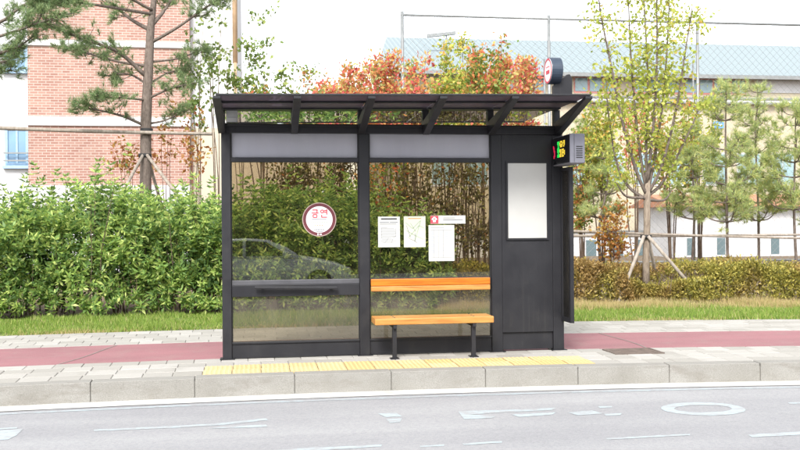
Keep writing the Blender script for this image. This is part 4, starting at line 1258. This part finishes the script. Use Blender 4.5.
# --- wooden rail and props tied to the pine
def pole_thing(name, label, cat, a, b, r, mat='stake_wood'):
    o = thing(name, label, cat, (np.array(a) + np.array(b)) / 2)
    MB().tube(curve_pts([a, (np.array(a) + b) / 2 + np.array([0, 0, -.015]), b], 8), [r * k for k in np.linspace(1.05, .85, 9)], 9).build('pole', M[mat], o, smooth=True)
    return o
r1_ = pole_thing('support_rail', 'long grey wooden rail tied across the pine trunk in front of the bricks', 'rail', at(-30, 127, YPN - .18), at(212, 134, YPN - .18), .042)
MB().tube([at(146.5, 128.5, YPN), at(146.6, 134, YPN)], .135, 10).build('tie', M['tie_black'], r1_, smooth=True)
def props(label, cxp, topy, feet, Y, base_loc, r=.035):
    o = thing('tree_props', label, 'tree stakes', base_loc)
    for (fx_, fy_, dy_) in feet:
        a = at(cxp + (2 if fx_ > cxp else -2), topy, Y - .1 if dy_ < 0 else Y + .1)
        b = at(fx_, fy_, Y + dy_)
        d = b - a
        b = a + d * ((a[2] + .03) / max(.01, -(d[2]))) if d[2] < -.1 else b
        MB().tube([a, (a + b) / 2, b], r, 8).build('stake', M['stake_wood'], o, smooth=True)
    MB().tube([at(cxp, topy - 1.2, Y), at(cxp, topy + 2.5, Y)], .14 if r > .034 else .11, 10).build('tie', M['tie_black'], o, smooth=True)
    return o
props('slanting wooden props under the tall pine above the hedge', 145, 155, ((118, 200, -.9), (175, 192, -.8), (160, 200, 1.1)), YPN, tb)

# --- orange and green small trees behind the shelter
def small_tree(name, label, px, Y, top_py, crown_px, low_py, nst, ncl, per, leaf, mat, bark='twig', group=None, cat='tree', spread=.13, stem_r=.022, fork=0.35, lw=.55):
    b = at(px, 260, Y); b[2] = -.02
    o = thing(name, label, cat, b, group)
    wdt = crown_px / 920 * Y
    zt = float(at(px, top_py, Y)[2]); zl_ = float(at(px, low_py, Y)[2])
    cents, dirs = [], []
    tw = MB()
    for k in range(nst):
        a = 2 * PI * k / nst + RNG.uniform(-.5, .5)
        rad_ = wdt * RNG.uniform(.35, 1.0)
        th = zt * (RNG.uniform(.78, 1.0) if k else 1.0)
        e = b + np.array([math.cos(a) * rad_, math.sin(a) * rad_ * .8, th])
        f0 = b + np.array([math.cos(a) * .05, math.sin(a) * .05, 0])
        f1 = b + np.array([math.cos(a) * rad_ * fork, math.sin(a) * rad_ * fork, th * .45]) + RNG.normal(0, .05, 3)
        f2 = b + np.array([math.cos(a) * rad_ * .75, math.sin(a) * rad_ * .6, th * .78]) + RNG.normal(0, .06, 3)
        c = curve_pts([f0, f1, f2, e], 12)
        MB().tube(c, np.linspace(stem_r, stem_r * .25, len(c)), 6).build('stem', M[bark], o, smooth=True)
        zs_ = c[:, 2]
        for j in range(ncl // nst):
            zz = RNG.uniform(zl_, max(zl_ + .05, min(e[2], zt)))
            i = int(np.clip(np.searchsorted(zs_, zz), 1, len(c) - 1))
            td = unit(RNG.normal(0, 1, 3) * np.array([1, 1, .35]) + np.array([0, 0, .45]))
            ln = RNG.uniform(.12, .55) * wdt * .9 * (1.25 - .7 * (zz - zl_) / (zt - zl_ + .01))
            p1 = c[i] + td * ln
            tw.tube([c[i], c[i] + td * ln * .55 + np.array([0, 0, .03]), p1], [.008, .006, .003], 4, False)
            cents.append(p1); dirs.append(td)
            cents.append(c[i] + td * ln * .6); dirs.append(td)
    t_ = tw.build('twigs', M[bark], o); t_['kind'] = 'stuff'
    P, D, L_, W_2 = cluster_foliage(np.array(cents), np.array(dirs), per, spread, leaf * 1.2, leaf * lw * 1.3)
    foliage('foliage', P, D, L_, W_2, mat, o)
    return o
G1 = 'autumn trees behind the shelter'
for (px, Y, tp_, cw, lo, mat, lab, ncl) in (
        (262, 21.5, 78, 13, 150, 'maple_mixed', 'small yellow and orange tree just above the left canopy end', 26),
        (301, 22.5, 74, 15, 150, 'maple_mixed', 'thin yellow green tree with a few red leaves over the first canopy bay', 30),
        (338, 21.0, 70, 20, 150, 'maple_orange', 'orange red tree above the second canopy bay', 52),
        (383, 22.0, 58, 22, 150, 'maple_orange', 'broad orange red tree above the middle of the canopy', 76),
        (418, 20.5, 62, 17, 150, 'maple_orange', 'orange tree right of the canopy middle with gaps of sky', 48),
        (448, 22.0, 44, 20, 155, 'maple_green', 'tallest green and orange tree above the canopy', 70),
        (487, 20.8, 42, 22, 150, 'maple_mixed', 'tall orange and green tree left of the round sign', 76),
        (526, 22.4, 62, 16, 150, 'maple_orange', 'yellow orange tree directly behind the round sign', 52),
        (318, 23.4, 80, 18, 130, 'maple_orange', 'low red tree between the first and second canopy arms', 44),
        (360, 23.6, 72, 20, 130, 'maple_orange', 'orange tree filling the gap left of the canopy middle', 56),
        (404, 23.8, 66, 18, 130, 'maple_mixed', 'yellow and red tree behind the broad orange tree', 56),
        (466, 23.6, 60, 20, 130, 'maple_mixed', 'orange and yellow tree between the two tallest trees', 60),
        (507, 23.8, 66, 20, 130, 'maple_orange', 'orange tree left behind the round sign', 56)):
    small_tree('autumn_tree', lab, px, Y, tp_, cw, lo, 5, int(ncl * 1.5), 16, .09, mat, 'twig', G1, spread=.10)
# slender saplings left of the canopy
for (px, Y, tp_, cw, lab, ncl) in ((198, 21.5, 22, 9, 'slender sapling in front of the white wall left of the canopy', 16), (217, 22.0, 8, 10, 'slender sapling nearest the canopy corner', 18),
                              (240, 22.6, 24, 12, 'slender green sapling rising above the canopy left end', 24), (262, 23.0, 10, 13, 'tallest slender sapling above the left canopy bay', 26), (287, 22.2, 30, 10, 'thin sapling with sparse leaves against white sky', 14)):
    small_tree('sapling', lab, px, Y, tp_, cw, 130, 4, ncl, 8, .10, 'sapling_leaf', 'pale_bark', 'slender saplings', spread=.09, stem_r=.016, lw=.62)
# yellow-orange undergrowth near the pine
for (px, Y, tp_, lab) in ((128, 21.2, 142, 'small yellow leaved bush left of the pine trunk'), (165, 21.6, 112, 'small yellow and rust bush right of the pine trunk'), (196, 21.0, 118, 'thin rust leaved bush by the shelter post')):
    small_tree('autumn_bush', lab, px, Y, tp_, 14, 175, 4, 14, 7, .09, 'rust_leaf', 'twig_red', 'autumn bushes by the pine', 'bush', spread=.10, stem_r=.012)

# --- brown brush behind the second pane
for (px, Y, tp_, cw, lo, mat, lab, ncl, nst) in (
        (376, 18.6, 150, 22, 262, 'maple_mixed', 'reddish green bush behind the left edge of the second pane', 60, 7),
        (398, 20.4, 140, 26, 262, 'brush_leaf', 'brown twiggy bush behind the notice papers', 60, 10),
        (424, 19.4, 150, 26, 264, 'brush_leaf', 'brown twiggy bush behind the timetable sheet', 56, 10),
        (452, 20.6, 138, 26, 264, 'brush_leaf', 'brown twiggy bush behind the right papers', 56, 10),
        (478, 19.2, 148, 24, 264, 'brush_leaf', 'brown twiggy bush at the right edge of the second pane', 56, 10),
        (335, 21.0, 140, 28, 230, 'brush_leaf', 'brown bush above the hedge behind the round sticker', 80, 12),
        (290, 21.6, 146, 24, 220, 'brush_leaf', 'brown bush above the hedge behind the first pane', 60, 10),
        (524, 20.0, 140, 26, 264, 'maple_green', 'green bush hidden mostly behind the dark cabinet', 50, 8)):
    small_tree('brush_bush', lab, px, Y, tp_, cw, lo, nst, ncl, 9, .08, mat, 'twig', 'bushes behind the shelter glass', 'bush', spread=.13, stem_r=.016, fork=.5)

# --- young multi stemmed tree with stakes on the right
YT = 17.0
tb2 = at(646, 283, YT); tb2[2] = -.02
yt = thing('young_tree', 'young yellow green tree with many upright stems held by stakes', 'tree', tb2)
MB().tube([tb2, at(646, 260, YT), at(647, 225, YT), at(647, 196, YT), at(648, 180, YT)], [.075, .066, .064, .067, .045], 10).build('trunk', M['pale_bark'], yt, smooth=True)
stems = [([(647, 196), (636, 170), (622, 120), (610, 60), (600, 10), (598, -20)], -.3), ([(647, 192), (641, 160), (634, 100), (630, 40), (628, -15)], .3),
         ([(647, 188), (646, 140), (648, 80), (645, 20), (642, -30)], 0), ([(648, 190), (656, 150), (664, 90), (668, 30), (670, -25)], .4),
         ([(648, 194), (662, 165), (676, 110), (684, 60), (692, 8)], -.4), ([(647, 200), (628, 186), (616, 160), (608, 110), (606, 70)], .5),
         ([(648, 196), (664, 180), (690, 130), (704, 96)], .3), ([(647, 185), (654, 120), (657, 50), (656, -30)], -.5), ([(647, 198), (626, 196), (616, 182)], -.2), ([(648, 200), (664, 200), (672, 190)], .2)]
cents, dirs = [], []
tw = MB()
for pix, dy in stems:
    c = curve_pts([at(px, py, YT + dy * i / (len(pix) - 1) * 1.6) for i, (px, py) in enumerate(pix)], 16)
    MB().tube(c, np.linspace(.036, .008, len(c)), 6).build('stem', M['bark'], yt, smooth=True)
    if len(pix) < 4: continue
    L_ = np.linalg.norm(np.diff(c, axis=0), axis=1).sum()
    for k in range(int(L_ * 9)):
        i = RNG.integers(int(len(c) * .25), len(c) - 1)
        td = unit(RNG.normal(0, 1, 3) * np.array([1, 1, .3]) + np.array([0, 0, .55]))
        ln = RNG.uniform(.08, .42)
        p1 = c[i] + td * ln
        tw.tube([c[i], c[i] + td * ln * .5, p1], [.006, .005, .003], 4, False)
        cents += [p1, c[i] + td * ln * .5]; dirs += [td, td]
o = tw.build('twigs', M['bark'], yt); o['kind'] = 'stuff'
foliage('foliage', *cluster_foliage(np.array(cents), np.array(dirs), 8, .11, .10, .056), 'lime_leaf', yt)
props('three pale stakes leaning against the young yellow green tree', 646, 236, ((628, 278, -.30), (693, 288, -.30), (655, 270, .6)), YT, tb2 + np.array([.01, 0, 0]), .034)

# yellow green shrub and rust shrubs right of the display
for (px, Y, tp_, cw, lo, mat, lab, ncl) in ((603, 23.0, 104, 22, 190, 'maple_green', 'yellow green tree right of the arrival display', 70), (582, 24.5, 118, 14, 240, 'maple_mixed', 'orange and green bush behind the arrival display', 40),
                                   (672, 24.0, 110, 22, 200, 'maple_mixed', 'orange leaved tree behind the young staked tree', 56), (612, 22.0, 205, 24, 258, 'rust_leaf', 'low rust coloured bush left of the stakes', 26),
                                   (636, 25.0, 96, 12, 170, 'maple_orange', 'thin orange tree seen through the young tree', 24), (700, 26, 110, 18, 200, 'lime_leaf', 'lime coloured tree between the young tree and the pines', 40)):
    small_tree('autumn_tree', lab, px, Y, tp_, cw, lo, 5, int(ncl * 1.3), 13, .09, mat, 'twig', 'autumn trees on the right', spread=.11)

# --- young pines on the right
def young_pine(px, Y, top_py, cw, label, low_py=229):
    b = at(px, 262, Y); b[2] = -.02
    o = thing('young_pine', label, 'tree', b, 'young pines on the right')
    zt = float(at(px, top_py, Y)[2]); zlo = float(at(px, low_py, Y)[2]); wd = cw / 920 * Y
    lx_, ly_ = RNG.normal(0, .06, 2)
    tr = curve_pts([b, b + np.array([lx_, ly_, zt * .4]), b + np.array([-lx_, ly_, zt * .75]), b + np.array([0, 0, zt])], 12)
    br = []
    nw = int((zt - zlo) / .42)
    for k in range(nw):
        z0 = zlo + (zt - zlo) * (k + .3) / nw
        i = int(np.clip(np.searchsorted(tr[:, 2], z0), 1, len(tr) - 1))
        rem = 1 - (z0 - zlo) / (zt - zlo)
        nb_ = 4 if rem > .2 else 3
        a0 = RNG.uniform(0, 2 * PI)
        for j in range(nb_):
            a = a0 + 2 * PI * j / nb_ + RNG.normal(0, .25)
            ln = wd * (.38 + 1.0 * rem ** .8) * RNG.uniform(.75, 1.15)
            e = tr[i] + np.array([math.cos(a) * ln, math.sin(a) * ln, ln * RNG.uniform(.35, .75)])
            mid_ = tr[i] + np.array([math.cos(a) * ln * .55, math.sin(a) * ln * .55, ln * .12])
            br.append(([tr[i], mid_, e], .016 + .008 * rem, .35))
    br.append(([tr[-2], tr[-1]], .012, .2))
    pine_from_branches(o, tr, np.linspace(.042, .012, len(tr)), br, 11, 26, .20, .011, 'young_pine_needle')
for a in ((586, 25.0, 120, 17, 'small pine just right of the arrival display post'), (603, 22.6, 150, 18, 'small pine left of the staked tree with two bare lower stems'),
          (691, 23.5, 128, 24, 'young pine first right of the staked tree'), (728, 22.4, 84, 26, 'young pine with open forked top in the middle of the right group'),
          (759, 24.4, 92, 20, 'slender young pine with candle like top shoots'), (797, 22.8, 104, 28, 'bushy young pine at the right edge of the picture'),
          (826, 24.6, 100, 26, 'young pine partly cut off by the right edge')):
    young_pine(*a)
for k, (y0, y1, dy, lab) in enumerate(((231, 238.5, -.15, 'upper wooden rail tied along the young pine trunks'), (236, 234.5, .12, 'rear wooden rail crossing behind the young pine trunks'))):
    pole_thing('support_rail', lab, 'rail', at(566, y0, 22.3 + dy), at(812, y1, 22.3 + dy), .034)

# ================================================================== ACROSS THE STREET (seen as reflections in the panes)
CY0 = -1.3
carx = 2.15                                     # nose
car = thing('car', 'silver sedan reflected in the left shelter pane', 'car', (carx - 2.25, CY0 - .9, ROAD_Z))
plain('silver_paint', (0.66, 0.69, 0.70), 0.25, 0.03, 3, metal=0.1)
plain('car_glass', (0.012, 0.014, 0.015), 0.06, 0.1)
plain('tyre', (0.02, 0.02, 0.02), 0.8, 0.2)
plain('wheel_rim', (0.35, 0.35, 0.36), 0.35, 0.1, 5, metal=0.7)
plain('lamp_lens', (0.6, 0.6, 0.6), 0.15, 0.05)
def loft(sections, mat, name, parent, bevel=0.0):
    """closed loops of equal length joined in order"""
    m = MB(); k = len(sections[0])
    for s_ in sections: m.v += [tuple(p_) for p_ in s_]
    for i in range(len(sections) - 1):
        for j in range(k):
            j2 = (j + 1) % k
            m.f.append((i * k + j, i * k + j2, (i + 1) * k + j2, (i + 1) * k + j))
    m.f.append(tuple(range(k))[::-1]); m.f.append(tuple((len(sections) - 1) * k + j for j in range(k)))
    return m.build(name, M[mat], parent, smooth=True)
def body_sec(s_, zb_, zt_, hw, crown):
    x = carx - s_; yc = CY0 - .9; z = ROAD_Z
    return [(x, yc - hw * .96, z + zb_), (x, yc - hw, z + (zb_ + zt_) * .52), (x, yc - hw * .95, z + zt_ - .06), (x, yc - hw * .82, z + zt_), (x, yc, z + zt_ + crown),
            (x, yc + hw * .82, z + zt_), (x, yc + hw * .95, z + zt_ - .06), (x, yc + hw, z + (zb_ + zt_) * .52), (x, yc + hw * .96, z + zb_)]
body = loft([body_sec(0.0, .36, .58, .62, .0), body_sec(.06, .22, .66, .76, .01), body_sec(.35, .19, .76, .86, .03), body_sec(.9, .18, .88, .89, .04), body_sec(1.35, .18, .95, .90, .04),
             body_sec(2.4, .18, .96, .90, .03), body_sec(3.5, .19, .98, .90, .03), body_sec(4.2, .2, 1.0, .86, .02), body_sec(4.5, .28, .92, .76, .0)], 'silver_paint', 'body', car)
def roof_sec(s_, z0, z1, hw0, hw1):
    x = carx - s_; yc = CY0 - .9; z = ROAD_Z
    return [(x, yc - hw0, z + z0), (x, yc - hw1, z + z1 - .03), (x, yc - hw1 * .85, z + z1), (x, yc + hw1 * .85, z + z1), (x, yc + hw1, z + z1 - .03), (x, yc + hw0, z + z0)]
gh = loft([roof_sec(1.25, .93, .95, .80, .78), roof_sec(1.62, .93, 1.19, .82, .70), roof_sec(2.05, .93, 1.375, .83, .62), roof_sec(2.6, .93, 1.42, .83, .60), roof_sec(3.2, .94, 1.40, .82, .60), roof_sec(3.75, .96, 1.22, .80, .66), roof_sec(4.2, .98, 1.0, .78, .74)], 'silver_paint', 'cabin', car)
for (side) in (1, -1):
    yc = CY0 - .9
    for pts in ([(1.55, .99), (2.12, 1.33), (2.62, 1.37), (2.62, .99)], [(2.70, .99), (2.70, 1.37), (3.2, 1.34), (3.72, 1.10), (3.62, .99)]):
        v = []
        for s_, z_ in pts:
            hw = .825 - (z_ - .93) / .47 * .21
            v.append((carx - s_, yc + side * (hw + .012), ROAD_Z + z_))
        v2 = [(x_, y_ - side * .03, z_) for x_, y_, z_ in v]
        k = len(v)
        MB().add(v + v2, [tuple(range(k)), tuple(range(2 * k - 1, k - 1, -1))] + [(i, (i + 1) % k, (i + 1) % k + k, i + k) for i in range(k)]).build('side_window', M['car_glass'], gh)
    mx_ = carx - 1.62
    MB().box(mx_ - .10, mx_ + .06, yc + side * .90 - .07, yc + side * .90 + .09, ROAD_Z + .97, ROAD_Z + 1.10).build('mirror', M['silver_paint'], car, bevel=.03)
    for s_ in (.82, 3.52):
        wc = (carx - s_, ROAD_Z + .32)
        w = MB().disc_y(wc[0], wc[1], .32, yc + side * .91 - .1, yc + side * .91 + .01, 28).build('tyre', M['tyre'], car)
        MB().disc_y(wc[0], wc[1], .21, yc + side * .925 - .016, yc + side * .925 + .003, 20).build('rim', M['wheel_rim'], w)
    MB().box(carx - .28, carx - .03, yc + side * .66 - .12, yc + side * .66 + .12, ROAD_Z + .56, ROAD_Z + .68).build('headlight', M['lamp_lens'], car, bevel=.03)
v = [(carx - 1.27, CY0 - .9 - .68, ROAD_Z + .97), (carx - 1.27, CY0 - .9 + .68, ROAD_Z + .97), (carx - 2.02, CY0 - .9 + .55, ROAD_Z + 1.385), (carx - 2.02, CY0 - .9 - .55, ROAD_Z + 1.385)]
MB().add(v, [(0, 1, 2, 3)]).build('windscreen', M['car_glass'], gh)
# wood on the far side of the street, one dark mass
n = 52000
wx_ = RNG.uniform(-32, 38, n)
topw = 6.5 + 1.6 * np.sin(wx_ * .7) + 1.1 * np.sin(wx_ * 1.9 + 2) + RNG.normal(0, .5, n)
P = np.stack([wx_, -11.5 - RNG.random(n) ** 1.5 * 5 + .8 * np.sin(wx_ * .9), RNG.random(n) * topw], 1)
v, f = leaves_mesh(P, RNG.normal(0, 1, (n, 3)), RNG.uniform(.45, .9, n), RNG.uniform(.3, .55, n))
wd_ = link_mesh('far_wood', v, f, M['dark_wood_leaf'], origin=(0, -14, -.06))
tag(wd_, 'dark mass of trees across the street, seen only as a reflection', 'wood', kind='stuff')
